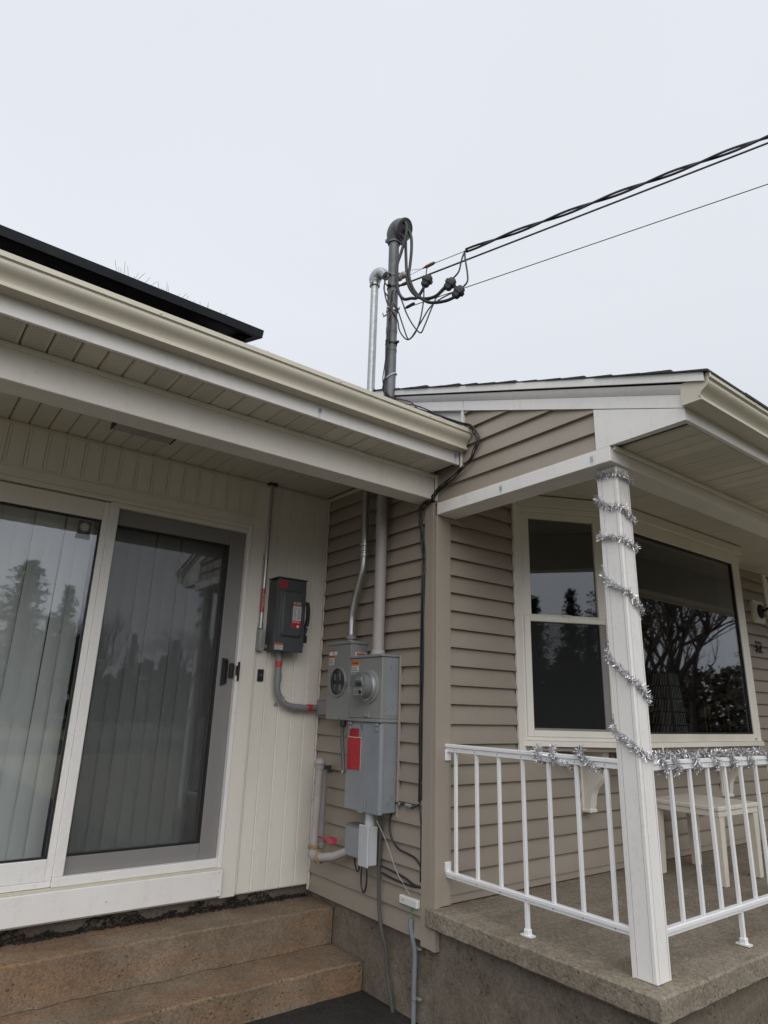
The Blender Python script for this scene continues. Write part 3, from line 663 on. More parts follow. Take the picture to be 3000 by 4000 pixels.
for (P, Q, L, fl) in ((A0, A1, LA, 0), (A2, A3, (A3 - A2).length, 1)):
    def X(a, b): return (a, b) if not fl else (L - b, L - a)
    def fb(nm, mt, a, b, *r, c=0.003):
        a, b = X(a, b); bw(nm, mt, P, Q, a, b, *r, c=c)
    fb('window_frame', 'whitec', 0.0, 0.026, -0.01, 0.034, 0.803, 2.30); fb('window_frame', 'whitec', 0.640, 0.675, -0.01, 0.034, 0.803, 2.30)
    fb('window_frame', 'cream', 0.0265, 0.6395, -0.01, 0.034, 2.266, 2.30); fb('window_frame', 'whitec', 0.0265, 0.6395, -0.01, 0.033, 0.803, 0.824)
    fb('corner_mullion', 'whitec', 0.676, 0.705, -0.01, 0.026, 0.803, 2.30)
    fb('header_board', 'cream', 0.0, 0.705, -0.01, 0.055, 2.301, 2.372)
    fb('sash', 'whitec', 0.030, 0.087, -0.012, 0.018, 1.566, 2.2655); fb('sash', 'whitec', 0.557, 0.636, -0.012, 0.018, 1.566, 2.2655)
    fb('sash', 'cream', 0.0875, 0.5565, -0.012, 0.018, 2.221, 2.2655); fb('sash', 'whitec', 0.0875, 0.5565, -0.012, 0.018, 1.566, 1.576)
    fb('pane', 'glassb', 0.0875, 0.5565, -0.004, 0.0, 1.576, 2.221, c=0)
    fb('sash', 'whitec', 0.030, 0.074, -0.014, 0.028, 0.825, 1.5655); fb('sash', 'whitec', 0.598, 0.636, -0.014, 0.028, 0.825, 1.5655)
    fb('sash', 'whitec', 0.0745, 0.5975, -0.014, 0.028, 0.825, 0.864); fb('sash', 'whitec', 0.0745, 0.5975, -0.014, 0.028, 1.529, 1.5655)
    fb('screen_frame', 'greyframe', 0.0745, 0.5975, 0.006, 0.018, 0.8645, 0.877, c=0.001); fb('screen_frame', 'greyframe', 0.556, 0.5975, 0.006, 0.018, 0.8775, 1.5285, c=0.001)
    fb('screen_mesh', 'screen', 0.0745, 0.5555, 0.010, 0.0105, 0.8775, 1.5285, c=0)
    fb('pane', 'glassb', 0.0745, 0.5975, -0.008, -0.004, 0.8645, 1.5285, c=0)
    fb('sash_lock', 'whitec', 0.30, 0.36, 0.019, 0.034, 1.566, 1.577)
P, Q = A1, A2
bw('window_frame', 'whitec', P, Q, 0.0, 0.085, -0.01, 0.026, 0.803, 2.30)
bw('window_frame', 'whitec', P, Q, LB - 0.088, LB - 0.032, -0.01, 0.026, 0.803, 2.30)
bw('window_frame', 'whitec', P, Q, LB - 0.029, LB + 0.030, -0.01, 0.020, 0.803, 2.30)
bw('window_frame', 'stain', P, Q, 0.0855, LB - 0.0885, -0.01, 0.027, 0.803, 0.855)
bw('window_frame', 'cream', P, Q, 0.0855, LB - 0.0885, -0.01, 0.027, 2.212, 2.30)
bw('header_board', 'cream', P, Q, -0.005, LB + 0.05, -0.01, 0.055, 2.301, 2.372)
bw('vent_block', 'greyp', P, Q, LB - 0.085, LB - 0.060, 0.0265, 0.032, 0.812, 0.828)
bw('gasket', 'gasket', P, Q, 0.0855, LB - 0.0885, -0.008, 0.016, 2.200, 2.2115, c=0); bw('gasket', 'gasket', P, Q, LB - 0.100, LB - 0.089, -0.008, 0.016, 0.8555, 2.200, c=0); bw('gasket', 'gasket', P, Q, 0.0855, LB - 0.1005, -0.008, 0.016, 0.8555, 0.866, c=0)
bw('pane', 'glassb', P, Q, 0.0855, LB - 0.1005, 0.0, 0.005, 0.866, 2.200, c=0)
mb = MB(); mb.prism([(0.71, 0.14), (0.71, 0.012), (1.335, -0.300), (3.105, -0.300), (3.73, 0.012), (3.73, 0.14)], 'z', 0.8025, 0.8095); part('seat_board', mb, 'interior', BAY)
mb = MB(); mb.prism([(0.71, 0.10), (0.71, 0.0), (1.335, -0.310), (3.105, -0.310), (3.73, 0.0), (3.73, 0.10)], 'z', 2.374, 2.379); part('head_board', mb, 'cream', BAY)
mb = MB(); mb.prism([(0.69, 0.0), (0.69, -0.018), (1.335, -0.330), (3.105, -0.330), (3.75, -0.018), (3.75, 0.0)], 'z', 0.745, 0.7715); part('seat_underside', mb, 'taupet', BAY)
mb = MB(); mb.box(0.640, 0.698, -0.036, -0.0175, 0.745, 2.37, 0.002); part('side_trim', mb, 'whitec', BAY)
mb = MB(); mb.box(3.74, 3.80, -0.036, -0.0175, 0.745, 2.37, 0.002); part('side_trim', mb, 'whitec', BAY)
for bx in (1.265, 3.08):           # curved brackets below
    q = [(-0.019, 0.385), (-0.075, 0.385), (-0.085, 0.42), (-0.092, 0.47), (-0.115, 0.52), (-0.16, 0.56), (-0.185, 0.60), (-0.19, 0.66), (-0.20, 0.744), (-0.019, 0.744)]
    mb = MB(); mb.prism(q, 'x', bx - 0.03, bx + 0.03); mb.box(bx - 0.036, bx + 0.036, -0.085, -0.0185, 0.372, 0.392, 0.003); mb.box(bx - 0.042, bx + 0.042, -0.034, -0.0175, 0.376, 0.744, 0.002)
    part('bracket', mb, 'cream', BAY)
# ---- front door casing at the far right
FD = part('front_door', MB().box(4.345, 4.42, -0.030, -0.001, 0.0, 2.36, 0.004).box(4.421, 4.46, -0.022, -0.001, 0.0, 2.33, 0.003).box(4.461, 5.4, -0.012, -0.001, 0.0, 2.30, 0.003), 'whitec', HOUSE)
mb = MB(); mb.box(4.56, 5.3, -0.016, -0.0125, 1.2, 2.15, 0.002); part('door_panel', mb, 'whitec', FD)

# ================================================================== PORCH SLAB AND STEPS
loc = Vector((0.5, -0.6, GZ))
PS = empty('porch', loc, 'concrete porch platform with exposed aggregate edge carrying the white corner post', 'porch')
me = slabmesh('slab', -0.058, XR, -1.268, 0.02, -0.088, 0.0, 0.026, 0.008, 'conc_s', loc, 0.0035, 22)
o = bpy.data.objects.new('slab', me); COL.objects.link(o); o.parent = PS
me = slabmesh('base_wall', 0.006, XR, -1.185, 0.018, GZ - 0.1, -0.080, 0.09, 0.006, 'conc_f', loc, 0.007, 6)
o = bpy.data.objects.new('base_wall', me); COL.objects.link(o); o.parent = PS
loc = Vector((-1.3, 0.9, GZ))
STEPS = empty('concrete_steps', loc, 'worn brown concrete doorsteps with rust orange stains below the sliding door', 'steps')
for (y0, z0, z1, nm) in ((0.935, -0.41, -0.205, 'step'), (0.615, GZ - 0.05, -0.405, 'step')):
    me = slabmesh(nm, XL, 0.008, y0, D + 0.05, z0, z1, 0.028, 0.009, 'conc_st', loc, 0.007, 9)
    for v in me.vertices: v.co.z += -0.010 * max(0.0, min(1.0, ((v.co.y + loc.y) - 0.9) / -0.3)) if nm == 'x' else 0
    o = bpy.data.objects.new(nm, me); COL.objects.link(o); o.parent = STEPS
# black litter packed in the joint above the step
mb = MB()
for i in range(2600):
    x = random.uniform(-2.5, -0.03); hgt = random.random() ** 1.6
    y = D + 0.028 - random.random() * 0.050 * (1 - 0.5 * hgt); zc = -0.200 + 0.060 * hgt * (0.55 + 0.45 * math.sin(x * 9.0 + 1.3 * math.sin(x * 23)))
    s = random.uniform(0.004, 0.013); a = random.uniform(0, 6.28); b = random.uniform(-1.0, 1.0)
    u = Vector((math.cos(a), math.sin(a) * 0.7, math.sin(b))).normalized() * s; w = u.orthogonal().normalized() * s * random.uniform(0.3, 0.6); c0 = Vector((x, y, zc))
    up = u.cross(w).normalized() * s * 0.25
    mb.add([c0 - u, c0 + w, c0 + u, c0 - w, c0 + up], [(0, 1, 4), (1, 2, 4), (2, 3, 4), (3, 0, 4), (3, 2, 1, 0)])
o = part('leaf_litter', mb, 'debris', None); o['kind'] = 'stuff'; tag(o, 'black leaf litter packed in the joint between doorstep and wall', 'litter')

# ================================================================== RAILINGS
def railing_foot(mbs, x, y):
    mbs.box(x - 0.010, x + 0.010, y - 0.010, y + 0.010, 0.012, 0.13, 0.001)
RXC = 0.052
RA = empty('porch_railing', (RXC, -0.55, 0), 'white metal porch railing between the taupe corner and the tinselled post', 'railing', 'white porch railings')
def rail_bar(parent, name, along, a0, a1, c, ztop, h, w):
    """capped channel rail"""
    mb = MB(); q = [(-w / 2, -0.016), (-w / 2, -0.003), (-w / 2 + 0.004, 0.0), (w / 2 - 0.004, 0.0), (w / 2, -0.003), (w / 2, -0.016), (w / 2 - 0.006, -0.018), (w / 2 - 0.006, -h), (-w / 2 + 0.006, -h), (-w / 2 + 0.006, -0.018)]
    if along == 'y': mb.prism([(c + a, ztop + b) for a, b in q], 'y', a0, a1)
    else: mb.prism([(c + a, ztop + b) for a, b in q], 'x', a0, a1)
    return part(name, mb, 'railwhite', parent)
rail_bar(RA, 'top_rail', 'y', -1.0935, -0.032, RXC, 0.789, 0.040, 0.036)
rail_bar(RA, 'bottom_rail', 'y', -1.0935, -0.032, RXC, 0.168, 0.030, 0.030)
def baluster(parent, x, y, z0=0.1685, z1=0.7485):
    mb = MB(); mb.box(x - 0.0078, x + 0.0078, y - 0.0078, y + 0.0078, z0, z1, 0.0012); return part('baluster', mb, 'railwhite', parent)
def screw(parent, p, ax):
    mb = MB(); mb.lathe(p, ax, [(0.0035, 0), (0.0035, 0.0012), (0.0018, 0.0018)], 8); part('rail_screw', mb, 'greyp', parent)
for i in range(7):
    y = -0.099 - 0.1548 * i; baluster(RA, RXC, y); screw(RA, (RXC - 0.0122, y, 0.760), (-1, 0, 0)); screw(RA, (RXC - 0.0092, y, 0.147), (-1, 0, 0))
def railleg(parent, x, y):
    mb = MB(); mb.box(x - 0.009, x + 0.009, y - 0.009, y + 0.009, 0.02, 0.1375, 0.001); L = part('rail_leg', mb, 'railwhite', parent)
    mb = MB(); mb.box(x - 0.014, x + 0.014, y - 0.014, y + 0.014, 0.006, 0.032, 0.003); mb.prism([(x - 0.017, y - 0.030), (x + 0.017, y - 0.030), (x + 0.020, y), (x + 0.017, y + 0.030), (x - 0.017, y + 0.030), (x - 0.020, y)], 'z', 0.003, 0.0095); part('foot_plate', mb, 'railwhite', L)
railleg(RA, RXC, -0.5634)
for zc, s in ((0.735, -1), (0.185, 1)):
    mb = MB(); mb.box(RXC - 0.020, RXC + 0.020, -0.043, -0.0315, min(zc, zc + 0.05 * s * 0.2) - 0.022, zc + 0.024, 0.002); part('wall_bracket', mb, 'railwhite', RA)
RB = empty('porch_railing', (1.9, -1.19, 0), 'white metal porch railing running right from the tinselled post in front of the table', 'railing', 'white porch railings')
RYC = -1.165
rail_bar(RB, 'top_rail', 'x', 0.1345, 4.949, RYC, 0.787, 0.040, 0.036)
rail_bar(RB, 'bottom_rail', 'x', 0.1345, 4.949, RYC, 0.164, 0.030, 0.030)
for i in range(30):
    x = 0.152 + 0.1612 * i
    baluster(RB, x, RYC, 0.1645, 0.7465); screw(RB, (x, RYC - 0.0122, 0.758), (0, -1, 0))
railleg(RB, 0.797, RYC); railleg(RB, 2.40, RYC)

# ================================================================== TINSEL
def tinsel(mb, path, dens=3400, lmin=0.009, lmax=0.0205):
    P = smooth(path, 10); seg = []
    for a, b in zip(P[:-1], P[1:]): seg.append((a, b, (b - a).length))
    mb.tube(P, 0.0022, 5)
    for a, b, L in seg:
        n = dens * L; n = int(n) + (1 if random.random() < n - int(n) else 0)
        t = (b - a).normalized(); u = t.orthogonal().normalized(); w = t.cross(u)
        for _ in range(n):
            p = a.lerp(b, random.random()); an = random.uniform(0, 6.28); d = (u * math.cos(an) + w * math.sin(an) + t * random.uniform(-0.55, 0.55)).normalized()
            l = random.uniform(lmin, lmax) * (1.45 if random.random() < 0.08 else 1); wd_ = random.uniform(0.0006, 0.0013); s = d.cross(t + d * 0.3).normalized()
            s = (s * math.cos(an * 3) + d.cross(s) * math.sin(an * 3)) * wd_
            bend = Vector((random.uniform(-1, 1), random.uniform(-1, 1), random.uniform(-1.1, 0.9))) * l * 0.38
            q1 = p + d * l * 0.5 + bend * 0.25; q2 = p + d * l + bend; s2 = s.lerp(d.cross(s).normalized() * wd_, random.uniform(-0.6, 0.6))
            mb.add([p - s, p + s, q1 + s2, q1 - s2, q2 + s, q2 - s], [(0, 1, 2, 3), (3, 2, 4, 5)])
    return mb
def on_post(p, o=0.011): return p
XF, YF = 0.034 - 0.010, -1.20 - 0.010
XB, YB = 0.134 + 0.012, -1.10 + 0.012
turns = [(2.044, 2.040, 2.023), (1.925, 1.880, 1.829), (1.751, 1.728, 1.701), (1.565, 1.494, 1.410), (1.206, 1.111, 1.031), (0.901, 0.830, 0.795)]
path = []
for i, (a, b, c) in enumerate(turns):
    path += [(XF, -1.092, a), (XF, -1.145, (a + b) / 2 - (0.010 if i in (1, 3) else -0.004)), (XF + 0.002, YF + 0.012, b), (XF + 0.018, YF, b - 0.008), (0.084, YF, (b + c) / 2 - 0.006), (XB - 0.008, YF + 0.008, c)]
    if i < 5: path += [(XB, -1.15, (c * 0.75 + turns[i + 1][0] * 0.25)), (0.084, YB, (c + turns[i + 1][0]) / 2), (XF + 0.004, YB - 0.004, turns[i + 1][0] + 0.008)]
mb = tinsel(MB(), path)
single('tinsel_garland', mb, 'tinsel', (0.03, -1.21, 0.79), 'silver tinsel garland spiralling six times round the white corner post', 'garland', 'silver tinsel garlands', ang=180)
y = RYC; zt_ = 0.797
def wrap_path(fix, a0, a1, along, zt_, plan):
    pts = []
    for (s, dz, dn) in plan:
        pts.append((fix + dn, s, zt_ + dz) if along == 'y' else (s, fix + dn, zt_ + dz))
    return pts
plan = [(-0.640, -0.045, 0.028), (-0.655, -0.010, 0.022), (-0.662, 0.010, 0.0), (-0.668, -0.004, -0.028), (-0.690, -0.045, -0.030), (-0.700, -0.052, 0.0), (-0.712, -0.040, 0.026), (-0.735, -0.005, 0.026), (-0.745, 0.014, 0.0), (-0.755, 0.0, -0.028), (-0.770, -0.035, -0.030), (-0.800, -0.050, -0.026), (-0.825, -0.055, -0.020), (-0.850, -0.055, 0.010), (-0.862, -0.045, 0.028), (-0.880, 0.000, 0.026), (-0.895, 0.016, 0.004), (-0.905, 0.008, -0.026), (-0.940, -0.022, -0.030), (-0.970, -0.045, -0.030), (-0.990, -0.055, -0.010), (-1.005, -0.050, 0.020), (-1.03, -0.040, 0.03), (-1.05, -0.01, 0.03)]
mb = tinsel(MB(), wrap_path(RXC, 0, 0, 'y', 0.797, plan))
single('tinsel_garland', mb, 'tinsel', (RXC, -0.85, 0.797), 'short silver tinsel garland looped on the railing left of the post', 'garland', 'silver tinsel garlands', ang=180)
plan = [(0.146, 0.005, -0.026), (0.165, 0.014, -0.010), (0.185, 0.012, -0.004), (0.205, 0.008, -0.020), (0.222, -0.010, -0.031), (0.240, -0.045, -0.031), (0.250, -0.056, -0.010), (0.252, -0.045, 0.022), (0.256, 0.000, 0.028), (0.268, 0.014, 0.0), (0.290, 0.016, -0.008), (0.310, 0.010, -0.022), (0.322, -0.010, -0.031), (0.336, -0.042, -0.032), (0.350, -0.055, -0.012), (0.380, -0.052, 0.02), (0.40, -0.01, 0.03), (0.415, 0.014, 0.004), (0.445, 0.016, -0.004), (0.470, 0.012, -0.016), (0.492, -0.008, -0.031), (0.508, -0.042, -0.032), (0.52, -0.055, -0.01), (0.53, -0.045, 0.02), (0.548, 0.0, 0.028), (0.57, 0.015, 0.004), (0.61, 0.017, -0.004), (0.645, 0.014, -0.012), (0.668, -0.006, -0.031), (0.682, -0.040, -0.032), (0.70, -0.054, -0.01), (0.72, -0.03, 0.024), (0.74, 0.012, 0.01), (0.79, 0.016, -0.004), (0.83, 0.006, -0.026), (0.85, -0.04, -0.03), (0.87, -0.05, 0.0), (0.90, 0.0, 0.026), (0.93, 0.015, 0.0), (1.0, 0.012, -0.014), (1.03, -0.035, -0.03), (1.05, -0.05, 0.0), (1.08, 0.0, 0.026), (1.12, 0.015, 0.0), (1.2, 0.013, -0.01), (1.24, -0.03, -0.03)]
mb = tinsel(MB(), wrap_path(RYC, 0, 0, 'x', 0.795, plan))
single('tinsel_garland', mb, 'tinsel', (0.5, RYC, 0.795), 'long silver tinsel garland wound along the railing right of the post', 'garland', 'silver tinsel garlands', ang=180)

# ================================================================== SIDE TABLE
TB = empty('side_table', (2.0, -0.42, 0), 'cream plastic side table on the porch behind the railing', 'table')
mb = MB(); mb.box(1.735, 2.265, -0.645, -0.165, 0.418, 0.446, 0.006); part('tabletop', mb, 'tablew', TB)
mb = MB(); mb.box(1.742, 2.258, -0.638, -0.618, 0.386, 0.4175, 0.003); mb.box(1.742, 2.258, -0.192, -0.172, 0.386, 0.4175, 0.003); mb.box(1.742, 1.762, -0.6175, -0.1925, 0.386, 0.4175, 0.003); mb.box(2.238, 2.258, -0.6175, -0.1925, 0.386, 0.4175, 0.003); part('apron', mb, 'tablew', TB)
for (x, y) in ((1.775, -0.605), (2.225, -0.605), (1.775, -0.205), (2.225, -0.205)):
    mb = MB(); a = 0.031; b = 0.023
    mb.add([(x - b, y - b, 0.004), (x + b, y - b, 0.004), (x + b, y + b, 0.004), (x - b, y + b, 0.004), (x - a, y - a, 0.385), (x + a, y - a, 0.385), (x + a, y + a, 0.385), (x - a, y + a, 0.385)], [(3, 2, 1, 0), (4, 5, 6, 7), (0, 1, 5, 4), (1, 2, 6, 5), (2, 3, 7, 6), (3, 0, 4, 7)])
    part('leg', mb, 'tablew', TB)

# ================================================================== ELECTRICAL GEAR
def plate(name, face, parent, mat, a0, a1, z0, z1, d, t=0.0012):
    """thin printed label; face '-x': a = y range at x = d; face '-y': a = x range at y = d"""
    mb = MB()
    if face == '-x': mb.box(d - t, d - 0.0002, a0, a1, z0, z1)
    else: mb.box(a0, a1, d - t, d - 0.0002, z0, z1)
    return part(name, mb, mat, parent)
def textlines(parent, face, a0, a1, z0, z1, d, n, mat='ink', t=0.0018):
    mb = MB(); h = (z1 - z0) / n
    for i in range(n):
        x = a0 + (a1 - a0) * 0.05
        while x < a1 - (a1 - a0) * random.uniform(0.04, 0.22):
            wv = (a1 - a0) * random.uniform(0.07, 0.20); e = min(x + wv, a1 - (a1 - a0) * 0.04); zb = z1 - (i + 0.75) * h
            if face == '-x': mb.box(d - t, d - 0.0012, a0 + a1 - e, a0 + a1 - x, zb, zb + h * 0.48)
            else: mb.box(x, e, d - t, d - 0.0012, zb, zb + h * 0.48)
            x = e + (a1 - a0) * 0.03
    return part('label_print', mb, mat, parent)
# ---- dark disconnect switch on the cream wall
YD = 1.058
DS = empty('disconnect_switch', (-0.37, D, 1.30), 'dark grey electrical disconnect switch with side lever on the cream wall', 'switch box')
mb = MB(); mb.box(-0.474, -0.262, YD + 0.006, D - 0.0125, 1.312, 1.782, 0.004); part('enclosure', mb, 'discon', DS)
mb = MB(); mb.box(-0.478, -0.258, YD, YD + 0.0055, 1.303, 1.789, 0.003); mb.box(-0.484, -0.255, YD - 0.012, D - 0.02, 1.7895, 1.796, 0.002)
DR = part('cover', mb, 'discon', DS)
mb = MB(); ins = [(-0.452, -0.285, 1.400, 1.715, 0.0), (-0.446, -0.291, 1.406, 1.709, 0.012)]
def rrect(x0, x1, z0, z1, r, k=5):
    out = []
    for cx, cz, a in ((x1 - r, z1 - r, 0), (x0 + r, z1 - r, 90), (x0 + r, z0 + r, 180), (x1 - r, z0 + r, 270)):
        for i in range(k): t = math.radians(a + 90 * i / (k - 1)); out.append((cx + r * math.cos(t), cz + r * math.sin(t)))
    return out
pa = rrect(-0.440, -0.283, 1.398, 1.712, 0.022); pb = rrect(-0.425, -0.295, 1.410, 1.700, 0.018); n = len(pa)
mb.add([(x, YD - 0.0002, zz) for x, zz in pa] + [(x, YD - 0.016, zz) for x, zz in pb], [list(range(n, 2 * n))] + [[i, (i + 1) % n, n + (i + 1) % n, n + i] for i in range(n)]); part('embossed_panel', mb, 'discon', DS)
mb = MB(); mb.prism([(-0.440, YD), (-0.446, YD - 0.006), (-0.452, YD)], 'z', 1.41, 1.70); part('rib', mb, 'discon', DS)
mb = MB(); hp = [(-0.2555, 1.640), (-0.243, 1.652), (-0.222, 1.648), (-0.212, 1.60), (-0.212, 1.53), (-0.222, 1.47), (-0.236, 1.425), (-0.2555, 1.42), (-0.2555, 1.45), (-0.243, 1.49), (-0.232, 1.55), (-0.236, 1.62), (-0.2555, 1.625)]
mb.prism(hp, 'y', YD + 0.01, YD + 0.028); LV = part('lever', mb, 'discon2', DS)
mb = MB(); mb.box(-0.254, -0.224, YD + 0.006, YD + 0.030, 1.372, 1.424, 0.005); part('lever_grip', mb, 'black', DS)
mb = MB(); mb.lathe((-0.226, YD + 0.0095, 1.478), (0, -1, 0), [(0.007, 0), (0.007, 0.0012)], 12); part('lever_hole', mb, 'lightbox', DS)
mb = MB(); mb.box(-0.262, -0.252, YD + 0.004, YD + 0.02, 1.345, 1.365, 0.002); part('hasp', mb, 'discon', DS)
plate('label', '-y', DS, 'red', -0.468, -0.410, 1.724, 1.775, YD); textlines(DS, '-y', -0.466, -0.412, 1.727, 1.772, YD, 4, 'inkr')
plate('label', '-y', DS, 'ink', -0.362, -0.298, 1.612, 1.640, YD - 0.016); plate('label', '-y', DS, 'paper', -0.362, -0.298, 1.512, 1.606, YD - 0.016)
plate('label', '-y', DS, 'red', -0.362, -0.298, 1.606, 1.612, YD - 0.016); plate('label', '-y', DS, 'red', -0.368, -0.298, 1.462, 1.512, YD - 0.016)
mb = MB(); mb.box(-0.360, -0.342, YD - 0.0184, YD - 0.0174, 1.616, 1.636); part('square_mark', mb, 'yellow', DS)
mb = MB(); mb.box(-0.3565, -0.3455, YD - 0.0194, YD - 0.0184, 1.6205, 1.6315); part('square_mark', mb, 'ink', DS)
mb = MB(); mb.box(-0.3535, -0.3485, YD - 0.0204, YD - 0.0194, 1.6235, 1.6285); part('square_mark', mb, 'yellow', DS)
textlines(DS, '-y', -0.339, -0.300, 1.614, 1.638, YD - 0.016, 5, 'lightbox'); textlines(DS, '-y', -0.360, -0.331, 1.516, 1.602, YD - 0.016, 11); textlines(DS, '-y', -0.329, -0.300, 1.516, 1.602, YD - 0.016, 11)
textpart('label_print', '⚠ WARNING'.replace('⚠ ', ''), 0.0125, 'paper', DS, (-0.333, YD - 0.0178, 1.500), '-y'); textlines(DS, '-y', -0.366, -0.30, 1.464, 1.492, YD - 0.016, 3, 'inkr'); plate('label', '-y', DS, 'paper', -0.327, -0.312, 1.465, 1.481, YD - 0.0175)
plate('label', '-y', DS, 'orange', -0.472, -0.412, 1.342, 1.356, YD); plate('label', '-y', DS, 'paper', -0.472, -0.412, 1.314, 1.342, YD)
textpart('label_print', 'WARNING', 0.011, 'ink', DS, (-0.442, YD - 0.0016, 1.349), '-y'); textlines(DS, '-y', -0.470, -0.414, 1.316, 1.341, YD, 4)
# ---- steel conduit down the cream wall into an elbow fitting
CX, CY = -0.523, D - 0.034
CD = empty('conduit', (CX, CY, 1.33), 'thin steel conduit with red sticker dropping from the ceiling to the disconnect switch', 'conduit')
mb = MB(); mb.tube([(CX, CY, 1.47), (CX, CY, 2.474)], 0.0125, 14); part('pipe', mb, 'emt', CD)
mb = MB(); mb.tube([(CX, CY, 1.56), (CX, CY, 1.72)], 0.0133, 14); part('label_sleeve', mb, 'red', CD)
textpart('label_print', 'WARNING PHOTOVOLTAIC\nPOWER SOURCE', 0.012, 'paper', CD, (CX - 0.004, CY - 0.0135, 1.64), '-yv')
mb = MB(); mb.lathe((CX, CY, 1.452), (0, 0, 1), [(0.017, 0), (0.019, 0.002), (0.019, 0.012), (0.0155, 0.014), (0.0155, 0.022), (0.017, 0.023), (0.017, 0.032), (0.013, 0.034)], 16); part('coupling', mb, 'galv', CD)
mb = MB(); pr = rrect(CX - 0.022, CX + 0.022, 1.300, 1.4515, 0.021, 7); mb.prism(pr, 'y', CY - 0.030, CY + 0.020); FT = part('elbow_fitting', mb, 'meterbox', CD)
pr = rrect(CX - 0.018, CX + 0.018, 1.305, 1.444, 0.0175, 7); mb = MB(); mb.prism(pr, 'y', CY - 0.033, CY - 0.0302); part('fitting_cover', mb, 'galv', CD)
pr = rrect(CX - 0.011, CX + 0.011, 1.328, 1.422, 0.0105, 7); mb = MB(); mb.prism(pr, 'y', CY - 0.037, CY - 0.0332); part('fitting_cover', mb, 'emt', CD)
mb = MB(); mb.tube([(CX + 0.02, CY - 0.004, 1.335), (-0.4745, CY - 0.004, 1.335)], 0.015, 14); part('nipple', mb, 'meterbox', CD)
mb = MB(); mb.lathe((CX, CY, 1.918), (0, 0, 1), [(0.0155, 0), (0.0155, 0.02)], 14); mb.box(CX - 0.046, CX - 0.014, CY + 0.014, CY + 0.018, 1.916, 1.940, 0.001); part('strap', mb, 'galv', CD)
mb = MB(); mb.lathe((CX - 0.036, CY + 0.0138, 1.928), (0, -1, 0), [(0.0075, 0), (0.0075, 0.004), (0.004, 0.006)], 10); part('strap_screw', mb, 'galv', CD)
star = []
for i in range(10):
    a = math.radians(36 * i); r = 0.045 if i % 2 == 0 else 0.026; star.append((CX + r * math.cos(a), CY - 0.004 + r * math.sin(a)))
mb = MB(); mb.prism(star, 'z', 2.466, 2.4755); part('flange', mb, 'black', CD)
mb = MB(); mb.box(CX - 0.024, CX - 0.010, D - 0.030, D - 0.012, 1.96, 2.45, 0.002); part('flat_channel', mb, 'cream', CD)
# ---- grey plastic conduit curving from the switch to the meter socket
PX, PY = -0.385, YD + 0.085
PV = empty('conduit', (PX, PY, 0.95), 'grey plastic conduit bending from the disconnect switch round to the meter socket', 'conduit')
bend = [(PX, PY, 1.305), (PX, PY, 1.10), (PX + 0.006, PY, 1.05), (PX + 0.030, PY, 1.005), (PX + 0.072, PY, 0.972), (PX + 0.13, PY, 0.958), (-0.165, PY, 0.953), (-0.06, PY, 0.955)]
mb = MB(); mb.tube(smooth(bend, 6), 0.0205, 16); part('pipe', mb, 'pvc', PV)
mb = MB(); mb.tube([(PX, PY, 1.11), (PX, PY, 1.165)], 0.0245, 16); mb.tube([(PX, PY, 1.277), (PX, PY, 1.31)], 0.027, 12); mb.tube([(PX, PY, 1.1651), (PX, PY, 1.277)], 0.0215, 16); part('coupling', mb, 'pvc', PV)
mb = MB(); mb.tube([(PX, PY, 1.205), (PX, PY, 1.245)], 0.0222, 16); part('label_sleeve', mb, 'red', PV)
mb = MB(); mb.tube([(-0.255, PY, 0.955), (-0.19, PY, 0.953)], 0.0235, 16); part('coupling', mb, 'pvc', PV)
mb = MB(); mb.tube([(-0.145, PY, 0.9535), (-0.11, PY, 0.954)], 0.0222, 16); part('label_sleeve', mb, 'red', PV)
mb = MB(); mb.box(-0.345, -0.337, PY - 0.028, D - 0.014, 0.985, 1.02, 0.002); mb.box(-0.372, -0.355, D - 0.03, D - 0.0125, 0.962, 0.978, 0.001); mb.box(-0.338, -0.318, D - 0.03, D - 0.0125, 1.02, 1.036, 0.001); part('strap', mb, 'galv', PV)
mb = MB(); mb.box(-0.085, -0.016, 0.9015, 1.118, 0.912, 1.002, 0.003); part('pull_box', mb, 'pvc', PV)
mb = MB(); mb.box(-0.089, -0.016, 0.9015, 1.123, 1.0025, 1.008, 0.001); part('box_lid', mb, 'pvc', PV)
# ---- grey meter socket (left)
XFR = -0.150
MS = empty('meter_socket', (0, 0.77, 0.888), 'plain grey meter socket with a round blank glass cover, left of the meter', 'meter box')
mb = MB(); mb.box(XFR, -0.017, 0.640, 0.901, 0.888, 1.352, 0.003); part('enclosure', mb, 'meterbox', MS)
mb = MB(); mb.box(XFR - 0.006, -0.017, 0.634, 0.905, 1.3525, 1.372, 0.003); part('top_cap', mb, 'meterbox', MS)
mc = (XFR - 0.0005, 0.775, 1.118)
mb = MB(); mb.tube([(mc[0] - 0.003, mc[1] + 0.089 * math.cos(t), mc[2] + 0.089 * math.sin(t)) for t in [2 * math.pi * i / 48 for i in range(49)]], 0.0075, 8, caps=False); part('cover_ring', mb, 'meterbox', MS)
mb = MB(); mb.lathe((XFR - 0.001, 0.775, 1.118), (-1, 0, 0), [(0.083, -0.0003), (0.083, 0.0010)], 40); part('socket_back', mb, 'dark', MS)
mb = MB(); mb.lathe((XFR - 0.0065, 0.775, 1.118), (-1, 0, 0), [(0.0825, 0.0), (0.0825, 0.003), (0.03, 0.005), (0.0, 0.005)], 40); part('blank_cover', mb, 'glassm', MS)
